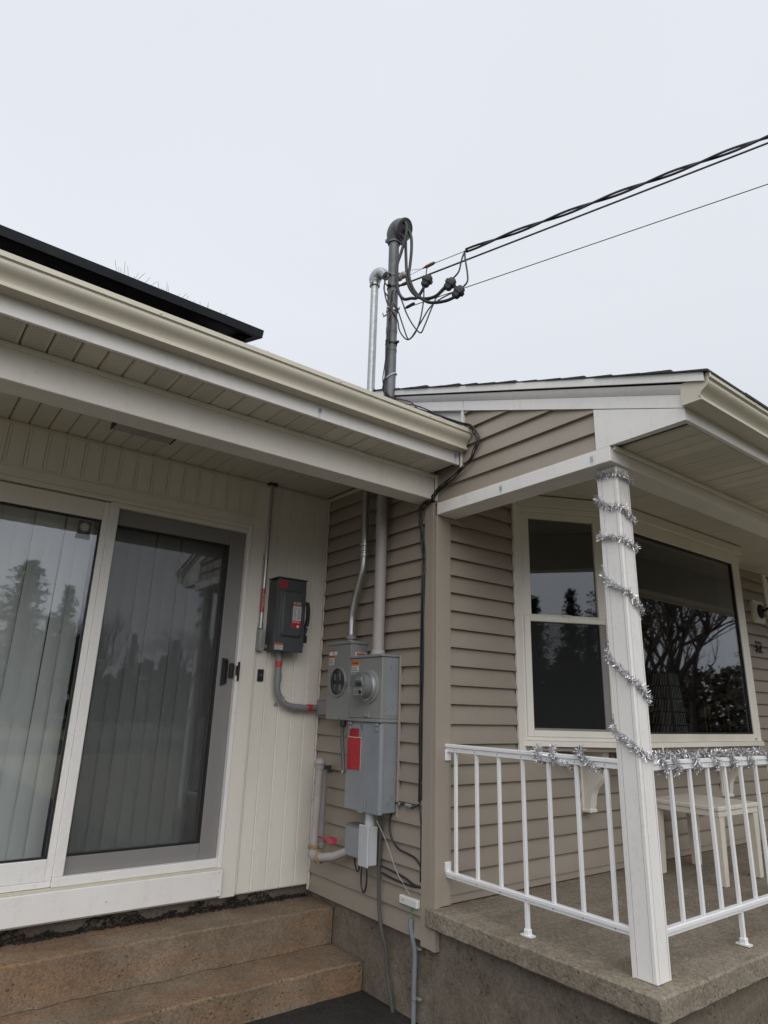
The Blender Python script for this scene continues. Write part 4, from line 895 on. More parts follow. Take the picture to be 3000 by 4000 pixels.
for (dy, dz) in ((-0.03, 0.03), (0.03, 0.03), (-0.03, -0.035), (0.03, -0.035)):
    mb = MB(); mb.box(XFR - 0.006, XFR - 0.0025, 0.775 + dy - 0.006, 0.775 + dy + 0.006, 1.118 + dz - 0.02, 1.118 + dz + 0.02); part('socket_jaw', mb, 'pvc', MS)
mb = MB(); mb.box(XFR - 0.010, XFR - 0.0003, 0.742, 0.772, 0.888, 0.906, 0.003); part('latch', mb, 'meterbox', MS)
plate('label', '-x', MS, 'paper', 0.800, 0.888, 1.287, 1.311, XFR); plate('label', '-x', MS, 'red', 0.800, 0.888, 1.3112, 1.318, XFR); plate('label', '-x', MS, 'orange', 0.828, 0.888, 1.270, 1.2868, XFR); plate('label', '-x', MS, 'paper', 0.830, 0.888, 1.226, 1.2698, XFR)
mb = MB(); mb.box(XFR - 0.0022, XFR - 0.0013, 0.832, 0.840, 1.29, 1.309); part('label_print', mb, 'ink', MS); textlines(MS, '-x', 0.832, 0.886, 1.229, 1.267, XFR, 6); textpart('label_print', 'DANGER', 0.010, 'inkr', MS, (XFR - 0.0016, 0.858, 1.2785), '-x', width=0.05)
plate('label', '-y', MS, 'paper', -0.118, -0.032, 1.268, 1.302, 0.640); plate('label', '-y', MS, 'orange', -0.110, -0.040, 1.282, 1.298, 0.6388); textpart('label_print', 'WARNING', 0.0125, 'ink', MS, (-0.075, 0.6375, 1.290), '-y')
# ---- tall cabinet with the electric meter
XC = -0.152; YC0, YC1 = 0.307, 0.633
CB = empty('meter_cabinet', (0, 0.47, 0.40), 'tall blue-grey steel meter cabinet with a red notice on its lower door', 'cabinet')
mb = MB(); mb.box(XC, -0.017, YC0, YC1, 0.904, 1.258, 0.004); part('upper_enclosure', mb, 'meterbox', CB)
mb = MB(); mb.box(XC - 0.010, -0.017, YC0 - 0.006, YC1 - 0.0 + 0.004, 1.2585, 1.274, 0.003); part('top_cap', mb, 'cabinet', CB)
mb = MB(); mb.box(XC + 0.026, -0.022, YC0 - 0.0025, YC0 - 0.0004, 0.925, 1.255); part('side_plate', mb, 'cabinet', CB)
mb = MB(); mb.box(XC - 0.010, -0.020, YC0 - 0.005, YC1 + 0.002, 0.884, 0.9035, 0.004); part('divider_flange', mb, 'meterbox', CB)
mb = MB(); mb.box(XC + 0.004, -0.017, YC0 + 0.001, YC1 + 0.003, 0.402, 0.8835, 0.004); part('lower_enclosure', mb, 'cabinet', CB)
mb = MB(); mb.box(XC - 0.002, XC + 0.0035, YC0 + 0.004, YC1 + 0.008, 0.396, 0.874, 0.003); part('lower_door', mb, 'cabinet', CB)
mb = MB(); mb.prism([(XC - 0.002, YC0 - 0.0005), (XC + 0.026, YC0 - 0.0005), (XC + 0.022, YC0 - 0.007), (XC + 0.010, YC0 - 0.007)], 'z', 0.398, 0.874); part('door_flange', mb, 'cabinet', CB)
for yy in (0.60, 0.335):
    mb = MB(); mb.box(XC - 0.016, XC - 0.0025, yy - 0.014, yy + 0.014, 0.866, 0.880, 0.003); mb.box(XC - 0.012, XC - 0.0025, yy - 0.010, yy + 0.012, 0.838, 0.858, 0.002); part('hinge', mb, 'cabinet', CB)
mb = MB(); mb.box(XC - 0.012, XC - 0.0003, 0.428, 0.462, 0.912, 0.930, 0.003); mb.box(XC - 0.012, XC - 0.0003, 0.415, 0.421, 0.908, 0.936, 0.002); part('hasp', mb, 'meterbox', CB)
mb = MB(); mb.lathe((XC - 0.012, 0.447, 0.922), (-1, 0, 0), [(0.006, 0), (0.006, 0.003), (0.003, 0.005)], 12); part('seal_stud', mb, 'galv', CB)
mb = MB(); mb.box(XC - 0.0035, XC - 0.0022, 0.475, 0.50, 0.835, 0.895); part('clear_seal_tag', mb, 'clear', CB)
for (yy, zz) in ((-0.125 + 0.0, 1.2635), (-0.05, 1.2635), (-0.125, 0.8935), (-0.05, 0.8935)):
    mb = MB(); mb.lathe((yy, YC0 - 0.006, zz), (0, -1, 0), [(0.004, 0), (0.004, 0.0015), (0.002, 0.002)], 8); part('screw', mb, 'pvc', CB)
for r in (0.034, 0.025, 0.016):
    mb = MB(); mb.tube([(-0.072 + r * math.cos(t), YC0 + 0.0008, 0.462 + r * math.sin(t)) for t in [2 * math.pi * i / 24 for i in range(25)]], 0.0016, 5); part('knockout', mb, 'cabinet', CB)
mb = MB(); mb.box(XC - 0.008, XC - 0.0022, 0.425, 0.437, 0.415, 0.465, 0.003); mb.box(XC - 0.012, XC - 0.0022, 0.45, 0.50, 0.39, 0.40, 0.003); part('door_catch', mb, 'meterbox', CB)
plate('notice', '-x', CB, 'redtag', 0.513, 0.612, 0.794, 0.845, XC - 0.002); textlines(CB, '-x', 0.517, 0.608, 0.797, 0.842, XC - 0.002, 5, 'inkr')
plate('notice', '-x', CB, 'paper', 0.487, 0.622, 0.614, 0.796, XC - 0.0035); plate('notice', '-x', CB, 'redtag', 0.4905, 0.622, 0.614, 0.7925, XC - 0.0048)
plate('label', '-x', CB, 'orange', 0.548, 0.622, 1.212, 1.244, XC); plate('label', '-x', CB, 'paper', 0.548, 0.622, 1.166, 1.2118, XC); textpart('label_print', 'WARNING', 0.014, 'inkr', CB, (XC - 0.0016, 0.585, 1.228), '-x'); textlines(CB, '-x', 0.550, 0.620, 1.168, 1.210, XC, 4)
mb = MB(); mb.box(-0.034, -0.017, YC0 - 0.020, YC0 - 0.008, 0.375, 1.275, 0.002); part('trim_strip', mb, 'taupet', CB)
# scuff plate and meter ring
mb = MB(); mb.lathe((XC - 0.0003, 0.430, 1.088), (-1, 0, 0), [(0.098, -0.001), (0.098, 0.008), (0.092, 0.012), (0.085, 0.012)], 40); part('meter_ring', mb, 'meterbox', CB)
EM = empty('electric_meter', (XC, 0.430, 1.088), 'round glass-domed electric meter projecting from the steel cabinet', 'meter')
mo = (XC - 0.012, 0.430, 1.088)
mb = MB(); mb.lathe(mo, (-1, 0, 0), [(0.084, -0.001), (0.084, 0.012), (0.079, 0.016), (0.074, 0.020)], 40); part('base', mb, 'galv', EM)
mb = MB(); mb.lathe(mo, (-1, 0, 0), [(0.070, 0.018), (0.070, 0.066), (0.066, 0.068)], 40); part('body', mb, 'pvc', EM)
mb = MB(); mb.lathe(mo, (-1, 0, 0), [(0.078, 0.020), (0.0785, 0.060), (0.0785, 0.088), (0.074, 0.096), (0.06, 0.098), (0.0, 0.099)], 40); part('dome', mb, 'glassm', EM)
mb = MB(); mb.lathe(mo, (-1, 0, 0), [(0.079, 0.080), (0.080, 0.084), (0.080, 0.089), (0.077, 0.091)], 40, ); part('dome_rim', mb, 'glassm', EM)
fx = XC - 0.012 - 0.0685
for (a0, a1, z0, z1, mt) in ((0.395, 0.458, 1.122, 1.140, 'paper'), (0.398, 0.462, 1.085, 1.110, 'ink'), (0.392, 0.472, 1.036, 1.076, 'paper')):
    mb = MB(); mb.box(fx - 0.001, fx + 0.0003, a0, a1, z0, z1); part('face_label', mb, mt, EM)
textlines(EM, '-x', 0.394, 0.470, 1.038, 1.074, fx + 0.0002, 5); textlines(EM, '-x', 0.397, 0.456, 1.124, 1.139, fx + 0.0002, 2)
for (yy, zz) in ((0.405, 1.097), (0.405, 1.052)):
    mb = MB(); mb.lathe((fx - 0.001, yy, zz), (-1, 0, 0), [(0.010, 0), (0.010, 0.008), (0.006, 0.009)], 16); part('port', mb, 'black', EM)
mb = MB(); mb.box(XC - 0.120, XC - 0.1115, 0.505, 0.545, 1.070, 1.112, 0.001); o = part('seal_tag', mb, 'clear', EM); mb = MB(); mb.tube([(XC - 0.110, 0.48, 1.088), (XC - 0.115, 0.51, 1.090)], 0.0018, 6); part('seal_wire', mb, 'black', EM)
# ---- conduits rising from the two boxes
EX, EY = -0.08, 0.640
ET = empty('conduit', (EX, 0.77, 1.372), 'silver steel conduit rising from the meter socket through the roof to a small hood', 'conduit')
ptsb = [(EX, 0.748, 1.40), (EX, 0.748, 1.50), (EX, 0.742, 1.56), (EX, 0.715, 1.66), (EX, 0.675, 1.76), (EX, 0.648, 1.83), (EX, 0.640, 1.90), (EX, 0.640, 1.99)]
mb = MB(); mb.tube(smooth(ptsb, 6), 0.0245, 18); part('lower_pipe', mb, 'emt', ET)
mb = MB(); mb.tube([(EX, EY, 1.99), (EX, EY, 2.49)], 0.0245, 18); part('middle_pipe', mb, 'emt', ET)
mb = MB(); mb.tube([(EX, EY - 0.004, 2.75), (EX, EY - 0.004, 4.055)], 0.0285, 18); part('upper_pipe', mb, 'galv', ET)
mb = MB(); mb.lathe((EX, EY, 1.925), (0, 0, 1), [(0.027, 0), (0.033, 0.003), (0.033, 0.022), (0.028, 0.026), (0.028, 0.040), (0.034, 0.043), (0.034, 0.055), (0.028, 0.058), (0.028, 0.072), (0.033, 0.075), (0.033, 0.092), (0.026, 0.095)], 20); part('coupling', mb, 'emt', ET)
mb = MB(); mb.lathe((EX, 0.748, 1.373), (0, 0, 1), [(0.034, 0), (0.034, 0.012), (0.030, 0.014), (0.038, 0.018), (0.038, 0.036), (0.030, 0.040), (0.026, 0.046)], 20); part('hub', mb, 'pvc', ET)
mb = MB(); mb.tube([(EX, 0.698, 1.70), (EX, 0.690, 1.718)], 0.0265, 18); part('coupling', mb, 'emt', ET)
hood = smooth([(EX, EY - 0.004, 4.045), (EX, EY - 0.004, 4.075), (EX, EY - 0.012, 4.108), (EX + 0.008, EY - 0.045, 4.128), (EX + 0.016, EY - 0.085, 4.108), (EX + 0.022, EY - 0.118, 4.072)], 5)
mb = MB(); mb.tube(hood, [0.034 + 0.014 * math.sin(math.pi * min(1, i / (len(hood) - 1) * 1.1)) for i in range(len(hood))], 18); HD = part('hood', mb, 'galv', ET)
mb = MB(); mb.lathe((EX, EY - 0.004, 4.030), (0, 0, 1), [(0.034, 0), (0.039, 0.004), (0.039, 0.020), (0.034, 0.024)], 18); mb.box(EX - 0.05, EX - 0.03, EY - 0.03, EY - 0.018, 4.034, 4.050, 0.002); part('hood_collar', mb, 'galv', ET)
mb = MB(); mb.lathe((EX, EY - 0.004, zl(EY) - 0.005), (0, 0, 1), [(0.085, -0.01), (0.06, 0.02), (0.038, 0.10), (0.034, 0.115), (0.032, 0.12)], 20); part('roof_boot', mb, 'greyp', ET)
MX, MY = -0.08, 0.408
MS2 = empty('service_mast', (MX, 0.452, 1.274), 'tall grey service mast with a weatherhead, anchoring the overhead wires', 'mast')
mb = MB(); mb.tube([(MX, 0.452, 1.2745), (MX, 0.452, 2.49)], 0.036, 20); part('lower_pipe', mb, 'greyp', MS2)
mb = MB(); mb.lathe((MX, 0.452, 1.2745), (0, 0, 1), [(0.046, 0), (0.046, 0.012), (0.042, 0.03), (0.038, 0.034)], 20); part('hub', mb, 'greyp', MS2)
mb = MB(); mb.tube([(MX, MY, 2.6), (MX, MY, 4.30)], 0.0385, 22); part('upper_pipe', mb, 'mast', MS2)
for (zz, r, h) in ((3.515, 0.0405, 0.045), (3.365, 0.0405, 0.020)):
    mb = MB(); mb.lathe((MX, MY, zz), (0, 0, 1), [(0.0386, 0), (r, 0.002), (r, h), (0.0386, h + 0.002)], 22); part('sleeve', mb, 'mast', MS2)
for (zz, mt) in ((3.985, 'pvc'), (3.885, 'black'), (3.695, 'galv'), (3.425, 'black')):
    mb = MB(); mb.lathe((MX, MY, zz - 0.009), (0, 0, 1), [(0.0387, 0), (0.043, 0.002), (0.043, 0.016), (0.0387, 0.018)], 22); mb.box(MX - 0.062, MX - 0.040, MY - 0.03, MY - 0.010, zz - 0.008, zz + 0.010, 0.002); mb.box(MX + 0.005, MX + 0.02, MY - 0.068, MY - 0.040, zz - 0.007, zz + 0.009, 0.002); part('clamp_band', mb, mt, MS2)
mb = MB(); mb.tube([(MX, MY + 0.044, 3.70), (MX - 0.02, MY + 0.075, 3.685), (MX - 0.02, MY + 0.085, 3.715)], 0.006, 8); part('band_tail', mb, 'greyp', MS2)
# weatherhead: hooded dome leaning forward
HU = Vector((0.30, -0.954, 0)).normalized()
hp_ = [Vector((MX, MY, 4.285)), Vector((MX, MY, 4.325)) + HU * 0.002, Vector((MX, MY, 4.365)) + HU * 0.018, Vector((MX, MY, 4.383)) + HU * 0.050, Vector((MX, MY, 4.365)) + HU * 0.088]
hs = smooth(hp_, 5); nn = len(hs)
mb = MB(); mb.tube(hs, [0.044 + 0.034 * math.sin(math.pi * 0.5 * min(1.0, i / (nn - 1) * 1.25)) for i in range(nn)], 24); WH = part('weatherhead', mb, 'mast', MS2)
mb = MB(); q0 = hs[-1]; dr = (hs[-1] - hs[-3]).normalized(); mb.lathe(q0, dr, [(0.078, -0.006), (0.084, -0.003), (0.084, 0.006), (0.078, 0.008), (0.074, 0.004), (0.0, 0.003)], 28); part('weatherhead_face', mb, 'mast', MS2)
mb = MB(); mb.lathe((MX, MY, 4.270), (0, 0, 1), [(0.040, 0), (0.048, 0.004), (0.048, 0.018), (0.044, 0.022)], 22); mb.box(MX - 0.070, MX - 0.045, MY + 0.005, MY + 0.022, 4.266, 4.292, 0.003); mb.box(MX + 0.02, MX + 0.04, MY - 0.085, MY - 0.045, 4.250, 4.280, 0.003); part('weatherhead_collar', mb, 'mast', MS2)
mb = MB(); mb.lathe((MX, MY, zl(MY) - 0.01), (0, 0, 1), [(0.11, -0.02), (0.08, 0.02), (0.05, 0.14), (0.042, 0.15)], 20); part('roof_boot', mb, 'greyp', MS2)
mb = MB(); mb.tube([(MX + 0.043 * math.cos(a), MY + 0.043 * math.sin(a), 3.165 + 0.03 * math.cos(a + 0.6)) for a in [2 * math.pi * i / 20 for i in range(21)]], 0.0045, 6); part('white_zip_tie', mb, 'paper', MS2)
o = MB(); o.box(-0.105, -0.020, 0.302, 0.36, 3.925, 3.985, 0.012)
mb = MB(); a = Vector((-0.075, 0.361, 3.944)); b = Vector((-0.046, 0.311, 3.975)); mb.tube([a, a.lerp(b, 0.3), a.lerp(b, 0.36), a.lerp(b, 0.9), b + (b - a) * 0.1], [0.020, 0.026, 0.021, 0.026, 0.016], 14); part('insulator', mb, 'greyp', MS2)

# ================================================================== OVERHEAD WIRES
def wire(name, pts, r, mat, label, cat, group=None, k=8, n=8, loc=None):
    P = smooth(pts, k) if len(pts) > 2 else [Vector(q) for q in pts]
    mb = MB(); mb.tube(P, r, n); return single(name, mb, mat, loc or pts[0], label, cat, group)
POLE = Vector((10.6, -18.2, 8.3))
def span(p0, p1, far, sag, n=40):
    """continue a measured straight run to the pole"""
    p0, p1, far = Vector(p0), Vector(p1), Vector(far); out = [p0, p0.lerp(p1, 0.5), p1]
    d = (p1 - p0).normalized(); L = (far - p1).length
    for i in range(1, n + 1):
        t = i / n; h = (2 * t ** 3 - 3 * t ** 2 + 1) * p1 + (t ** 3 - 2 * t ** 2 + t) * d * L + (-2 * t ** 3 + 3 * t ** 2) * far + (t ** 3 - t ** 2) * ((far - p1).normalized() * L)
        out.append(h)
    return out
tr = span((0.181, -0.079, 4.049), (1.13, -1.711, 4.346), (10.6, -18.1, 8.4), 0)
TD = empty('service_cable', (0.181, -0.079, 4.049), 'thick twisted triplex service cable running from the mast to the upper right', 'cable')
def helix(path, r, R, ph, pitch):
    out = []; s = 0; fine = []
    for a, b in zip(path[:-1], path[1:]):
        m = max(1, int((b - a).length / 0.03)) if (a - path[0]).length < 6 else max(1, int((b - a).length / 0.12))
        for j in range(m): fine.append(a.lerp(b, j / m))
    fine.append(path[-1])
    for i, q in enumerate(fine):
        t = (fine[min(i + 1, len(fine) - 1)] - fine[max(i - 1, 0)]).normalized(); u = t.cross(Vector((0, 0, 1))).normalized(); w = u.cross(t)
        if i: s += (q - fine[i - 1]).length
        a = ph + s / pitch * 2 * math.pi; out.append(q + (u * math.cos(a) + w * math.sin(a)) * R)
    return out
for ph in (0.4, 0.4 + 3.1416):
    mb = MB(); mb.tube(helix([Vector(q) for q in tr], 0.0075, 0.0095, ph, 0.66), 0.0080, 7); part('strand', mb, 'wire', TD)
mb = MB(); mb.tube([(0.177, -0.072, 4.047), (0.067, 0.117, 4.007)], 0.0026, 6); part('messenger', mb, 'wireb', TD)
mb = MB(); mb.tube([(0.020, 0.198, 3.985), (0.029, 0.183, 3.991), (0.034, 0.175, 3.992), (0.060, 0.129, 4.008), (0.068, 0.115, 4.012)], [0.004, 0.006, 0.012, 0.012, 0.007], 10); part('wedge_clamp', mb, 'wirer', TD)
mb = MB(); mb.tube([(-0.071, 0.355, 3.979), (-0.025, 0.275, 3.996), (0.022, 0.198, 3.985)], 0.0018, 6); mb.tube([(-0.03, 0.29, 3.955), (0.010, 0.215, 3.978), (0.018, 0.205, 3.985)], 0.0018, 6); part('bail', mb, 'galv', TD)
wire('telephone_wire', span((-0.066, 0.345, 3.884), (1.127, -1.706, 4.300), (10.75, -18.1, 7.7), 0), 0.0062, 'wireb', 'single brown-black wire stretched straight just below the twisted cable', 'wire', k=2)
wire('telephone_wire', span((-0.043, 0.306, 3.686), (1.108, -1.674, 4.005), (10.85, -18.1, 7.2), 0), 0.0030, 'wireb', 'thinnest and lowest of the overhead wires leaving the mast', 'wire', k=2)
mb = MB(); mb.tube([(-0.043, 0.306, 3.686), (-0.036, 0.294, 3.690), (-0.012, 0.254, 3.708), (-0.006, 0.243, 3.713)], [0.005, 0.011, 0.012, 0.006], 10)
single('wedge_clamp', mb, 'wire', (-0.03, 0.28, 3.69), 'black wedge clamp gripping the lowest overhead wire beside the mast', 'clamp')
mb = MB(); mb.tube([(-0.066, 0.345, 3.884), (-0.05, 0.318, 3.89), (-0.041, 0.302, 3.894), (-0.03, 0.283, 3.897)], [0.006, 0.013, 0.012, 0.007], 10)
single('wedge_clamp', mb, 'wireb', (-0.05, 0.318, 3.89), 'brown clamp holding the single wire against the mast', 'clamp')
L1 = [[-0.063, 0.341, 4.40], [-0.052, 0.322, 4.365], [-0.053, 0.324, 4.269], [-0.069, 0.35, 4.136], [-0.087, 0.370, 4.033], [-0.091, 0.365, 3.924], [-0.079, 0.362, 3.809], [-0.056, 0.328, 3.735], [-0.027, 0.278, 3.726], [0.002, 0.229, 3.752], [0.024, 0.192, 3.813], [0.034, 0.173, 3.861]]
L2 = [[-0.063, 0.341, 4.40], [-0.049, 0.316, 4.334], [-0.046, 0.311, 4.199], [-0.042, 0.305, 4.047], [-0.037, 0.296, 3.915], [-0.019, 0.266, 3.816], [0.01, 0.215, 3.748], [0.042, 0.16, 3.726], [0.074, 0.105, 3.735], [0.102, 0.057, 3.783], [0.118, 0.03, 3.802]]
L3 = [[-0.039, 0.299, 4.357], [-0.025, 0.276, 4.282], [-0.023, 0.272, 4.167], [-0.027, 0.28, 4.039], [-0.031, 0.285, 3.949], [-0.015, 0.259, 3.841], [0.01, 0.215, 3.757], [0.042, 0.159, 3.697], [0.074, 0.104, 3.678], [0.114, 0.037, 3.677], [0.147, -0.02, 3.696]]
L1 = [(a - 0.022, b - 0.045, c) for a, b, c in L1[:9]] + L1[9:]
for L, nm in ((L1, 'shortest of the thick black loops from the weatherhead, hugging the mast'), (L2, 'middle of the thick black loops sagging from the weatherhead to a splice'), (L3, 'lowest and outermost of the thick black loops hanging from the weatherhead')):
    wire('service_wire', L, 0.0112, 'black', nm, 'wire', 'thick service wires from the weatherhead', n=10)
T1 = [[-0.08, 0.355, 3.836], [-0.056, 0.328, 3.753], [-0.038, 0.298, 3.647], [-0.013, 0.254, 3.539], [0.016, 0.205, 3.462], [0.031, 0.178, 3.511], [0.047, 0.152, 3.591], [0.066, 0.118, 3.686], [0.078, 0.098, 3.724], [0.122, 0.023, 3.795]]
T2 = [[-0.078, 0.360, 3.7], [-0.054, 0.325, 3.575], [-0.032, 0.288, 3.444], [-0.02, 0.267, 3.434], [-0.004, 0.24, 3.475], [0.019, 0.199, 3.551], [0.051, 0.145, 3.65], [0.09, 0.077, 3.701], [0.145, -0.017, 3.736]]
T3 = [[-0.075, 0.355, 3.61], [-0.061, 0.338, 3.508], [-0.032, 0.287, 3.428], [-0.004, 0.239, 3.466], [0.015, 0.206, 3.57], [0.026, 0.187, 3.714], [0.028, 0.185, 3.829], [0.036, 0.171, 3.87]]
HE = (EX + 0.022, EY - 0.118, 4.075)
T1 = [HE, (-0.085, 0.50, 3.99), (-0.05, 0.445, 3.90)] + T1
T2 = [HE, (-0.10, 0.49, 3.93), (-0.125, 0.42, 3.82)] + T2
T3 = [HE, (-0.09, 0.50, 3.95), (-0.125, 0.43, 3.80), (-0.12, 0.39, 3.70)] + T3
for L, nm in ((T1, 'thin black wire from the small hood looping to the middle splice'), (T2, 'thin black wire from the small hood swinging low to the farthest splice'), (T3, 'thin black wire from the small hood looping lowest, back to the nearest splice')):
    wire('jumper_wire', L, 0.0050, 'black', nm, 'wire', 'thin jumper wires below the mast')
wire('jumper_wire', [[0.035, 0.171, 3.888], [0.035, 0.172, 3.94], [0.040, 0.165, 3.995]], 0.0040, 'wire', 'short upright black wire joining the nearest splice to the rusty clamp', 'wire', 'thin jumper wires below the mast')
wire('jumper_wire', [[0.131, 0.006, 3.839], [0.155, -0.034, 3.889], [0.165, -0.051, 3.972], [0.175, -0.068, 4.03], [0.187, -0.089, 4.055]], 0.0062, 'wire', 'black wire curving up from the middle splice to the twisted cable', 'wire', 'thin jumper wires below the mast')
wire('jumper_wire', [[0.166, -0.053, 3.747], [0.186, -0.087, 3.794], [0.186, -0.087, 3.872], [0.179, -0.075, 3.983], [0.178, -0.073, 4.050]], 0.0062, 'wire', 'black wire rising from the farthest splice to the twisted cable', 'wire', 'thin jumper wires below the mast')
for (c, d1, nm) in (((0.038, 0.168, 3.873), (0.25, -0.43, 0.87), 'black splice connector nearest the mast'), ((0.123, 0.020, 3.803), (0.32, -0.55, 0.77), 'black splice connector in the middle of the wire loops'), ((0.153, -0.031, 3.724), (0.35, -0.60, 0.72), 'black splice connector farthest from the mast')):
    c = Vector(c); d1 = Vector(d1).normalized(); s = d1.cross(Vector((0.86, 0.5, 0))).normalized(); w = d1.cross(s)
    mb = MB(); prof = [(-0.048, 0.014), (-0.036, 0.025), (-0.010, 0.027), (-0.004, 0.035), (0.020, 0.035), (0.026, 0.026), (0.040, 0.023), (0.048, 0.013)]
    vs = []; fs = []
    for t, r in prof:
        for (a, b) in ((-1, -0.75), (1, -0.75), (1.15, 0), (1, 0.75), (-1, 0.75), (-1.0, 0)): vs.append(c + d1 * t + s * a * r * 0.95 + w * b * r)
    m = len(prof)
    for i in range(m - 1):
        for k in range(6): fs.append([i * 6 + k, i * 6 + (k + 1) % 6, (i + 1) * 6 + (k + 1) % 6, (i + 1) * 6 + k])
    fs += [list(range(6))[::-1], [(m - 1) * 6 + k for k in range(6)]]
    mb.add(vs, fs); mb.lathe(c + d1 * 0.012 + s * 0.028, s, [(0.009, -0.002), (0.009, 0.010), (0.005, 0.012)], 8)
    single('splice_connector', mb, 'black', c, nm, 'connector', 'splice connectors on the overhead wires', ang=25)
# pole that carries the far end
UP = empty('utility_pole', (10.7, -18.2, GZ), 'wooden utility pole by the road carrying the far ends of the wires', 'pole')
mb = MB(); mb.tube([(10.7, -18.2, GZ - 0.5), (10.7, -18.2, 9.6)], [0.17, 0.12], 12); part('shaft', mb, 'bark', UP)
mb = MB(); mb.box(9.7, 11.7, -18.36, -18.24, 9.0, 9.12, 0.01); part('crossarm', mb, 'bark', UP)

# ================================================================== CABLES ON THE WALL
def bundle(name, base, offs, r, mat, label, cat, loc):
    root = empty(name, loc, label, cat)
    for o in offs:
        P = []
        for i, p in enumerate(base):
            a = 0.9 * math.sin(i * 1.7 + o[2]); P.append(Vector(p) + Vector((o[0], o[1] * a, o[1] * math.cos(i * 1.1 + o[2]))))
        mb = MB(); mb.tube(smooth(P, 7), r * o[3], 7); part('strand', mb, mat, root)
    return root
base = [(-0.137, 0.330, 3.80), (-0.135, 0.345, 3.70), (-0.133, 0.350, 3.60), (-0.133, 0.362, 3.45), (-0.134, 0.374, 3.394), (-0.13, 0.397, 3.227), (-0.13, 0.405, 3.13), (-0.125, 0.400, 3.05), (-0.10, 0.34, 2.955), (-0.075, 0.20, 2.875), (-0.065, 0.08, 2.80), (-0.055, -0.07, 2.712), (-0.05, -0.194, 2.634), (-0.05, -0.283, 2.582), (-0.045, -0.350, 2.545), (-0.035, -0.362, 2.50), (-0.032, -0.375, 2.45), (-0.032, -0.352, 2.40), (-0.035, -0.325, 2.350), (-0.04, -0.261, 2.311), (-0.042, -0.159, 2.262), (-0.045, -0.065, 2.226), (-0.046, 0.008, 2.176), (-0.048, 0.075, 2.165), (-0.040, 0.110, 2.135), (-0.034, 0.106, 2.05), (-0.030, 0.095, 1.95), (-0.029, 0.090, 1.80), (-0.029, 0.0885, 1.2), (-0.029, 0.0885, 0.80), (-0.029, 0.088, 0.50)]
bundle('cable_bundle', base, [(0, 0.004, 0.0, 1.0), (-0.007, 0.015, 1.3, 0.9), (-0.003, 0.022, 2.9, 0.85), (-0.010, 0.010, 4.4, 0.8)], 0.0045, 'black', 'black cable bundle from the mast round the gutter end and down the corner board', 'cable', (-0.03, 0.09, 0.5))
wire('cable', [(-0.034, 0.105, 2.10), (-0.030, 0.110, 1.95), (-0.029, 0.092, 1.78), (-0.030, 0.100, 1.6), (-0.029, 0.098, 1.0), (-0.03, 0.096, 0.52), (-0.032, 0.10, 0.47), (-0.03, 0.088, 0.40), (-0.028, 0.086, 0.30), (-0.028, 0.088, 0.10)], 0.0045, 'black', 'slim black cable clipped beside the corner board down to the lowest siding', 'cable')
# ground splitter with cable stubs
SPT = empty('cable_splitter', (-0.035, 0.24, 0.455), 'small black coaxial splitter between the cabinet and the corner board', 'splitter')
mb = MB(); mb.tube([(-0.032, 0.31, 0.457), (-0.034, 0.27, 0.458), (-0.034, 0.20, 0.452), (-0.034, 0.15, 0.447), (-0.031, 0.105, 0.47)], 0.0045, 8); part('cable', mb, 'wire', SPT)
for yy in (0.272, 0.212, 0.196, 0.18):
    mb = MB(); mb.lathe((-0.034, yy, 0.455), (0, -1, 0), [(0.009, 0), (0.011, 0.003), (0.011, 0.011), (0.008, 0.013)], 10); part('connector', mb, 'pvc', SPT)
wire('cable', [(-0.03, 0.345, 0.40), (-0.035, 0.352, 0.33), (-0.034, 0.325, 0.265), (-0.03, 0.27, 0.225), (-0.029, 0.20, 0.215), (-0.028, 0.13, 0.202), (-0.027, 0.086, 0.170)], 0.0055, 'wire', 'black cable swinging from below the cabinet across to the corner board', 'cable')
for dz, dx, nm in ((0.022, 0.0, 'upper of two black cables crossing low on the siding to the corner'), (0.0, 0.006, 'lower of two black cables crossing low on the siding to the corner')):
    wire('cable', [(-0.05 + dx, 0.40, 0.085 + dz * 1.6), (-0.034, 0.32, 0.072 + dz * 1.6), (-0.030, 0.22, 0.066 + dz * 1.3), (-0.030, 0.14, 0.068 + dz * 0.4), (-0.028, 0.088, 0.075)], 0.0060, 'wire', nm, 'cable')
ring = [(-0.06, 0.545 - 0.028 * math.cos(a) * 1.0, 0.035 + 0.075 * math.sin(a)) for a in [math.pi / 2 + 0.5 + 5.5 * i / 18 for i in range(19)]]
wire('cable', [(-0.075, 0.50, 0.135)] + ring[1:] , 0.0052, 'wire', 'black cable loop dangling below the pale grey box', 'cable', k=3)
wire('cable', [(-0.09, 0.60, 0.128), (-0.08, 0.61, 0.095), (-0.075, 0.595, 0.060), (-0.075, 0.575, 0.075), (-0.078, 0.57, 0.125)], 0.0045, 'wire', 'tight little black cable loop under the dark grey box', 'cable')
wire('cable', [(-0.17, 0.665, 0.875), (-0.172, 0.668, 0.80), (-0.172, 0.655, 0.72), (-0.174, 0.642, 0.65), (-0.176, 0.628, 0.60), (-0.165, 0.650, 0.53)][0:5], 0.0115, 'darkpipe', 'short grey flexible lead hanging from the meter socket beside the red notice', 'lead', n=12)
mb = MB(); mb.lathe((-0.17, 0.665, 0.885), (0, 0, -1), [(0.02, -0.003), (0.02, 0.03), (0.015, 0.036)], 12); single('cable_gland', mb, 'black', (-0.17, 0.665, 0.875), 'black gland where the flexible lead leaves the meter socket', 'gland')
mb = MB(); mb.box(-0.190, -0.181, 0.622, 0.632, 0.586, 0.606, 0.002); single('cable_clip', mb, 'galv', (-0.185, 0.627, 0.596), 'tiny bright metal clip on the end of the grey flexible lead', 'clip')
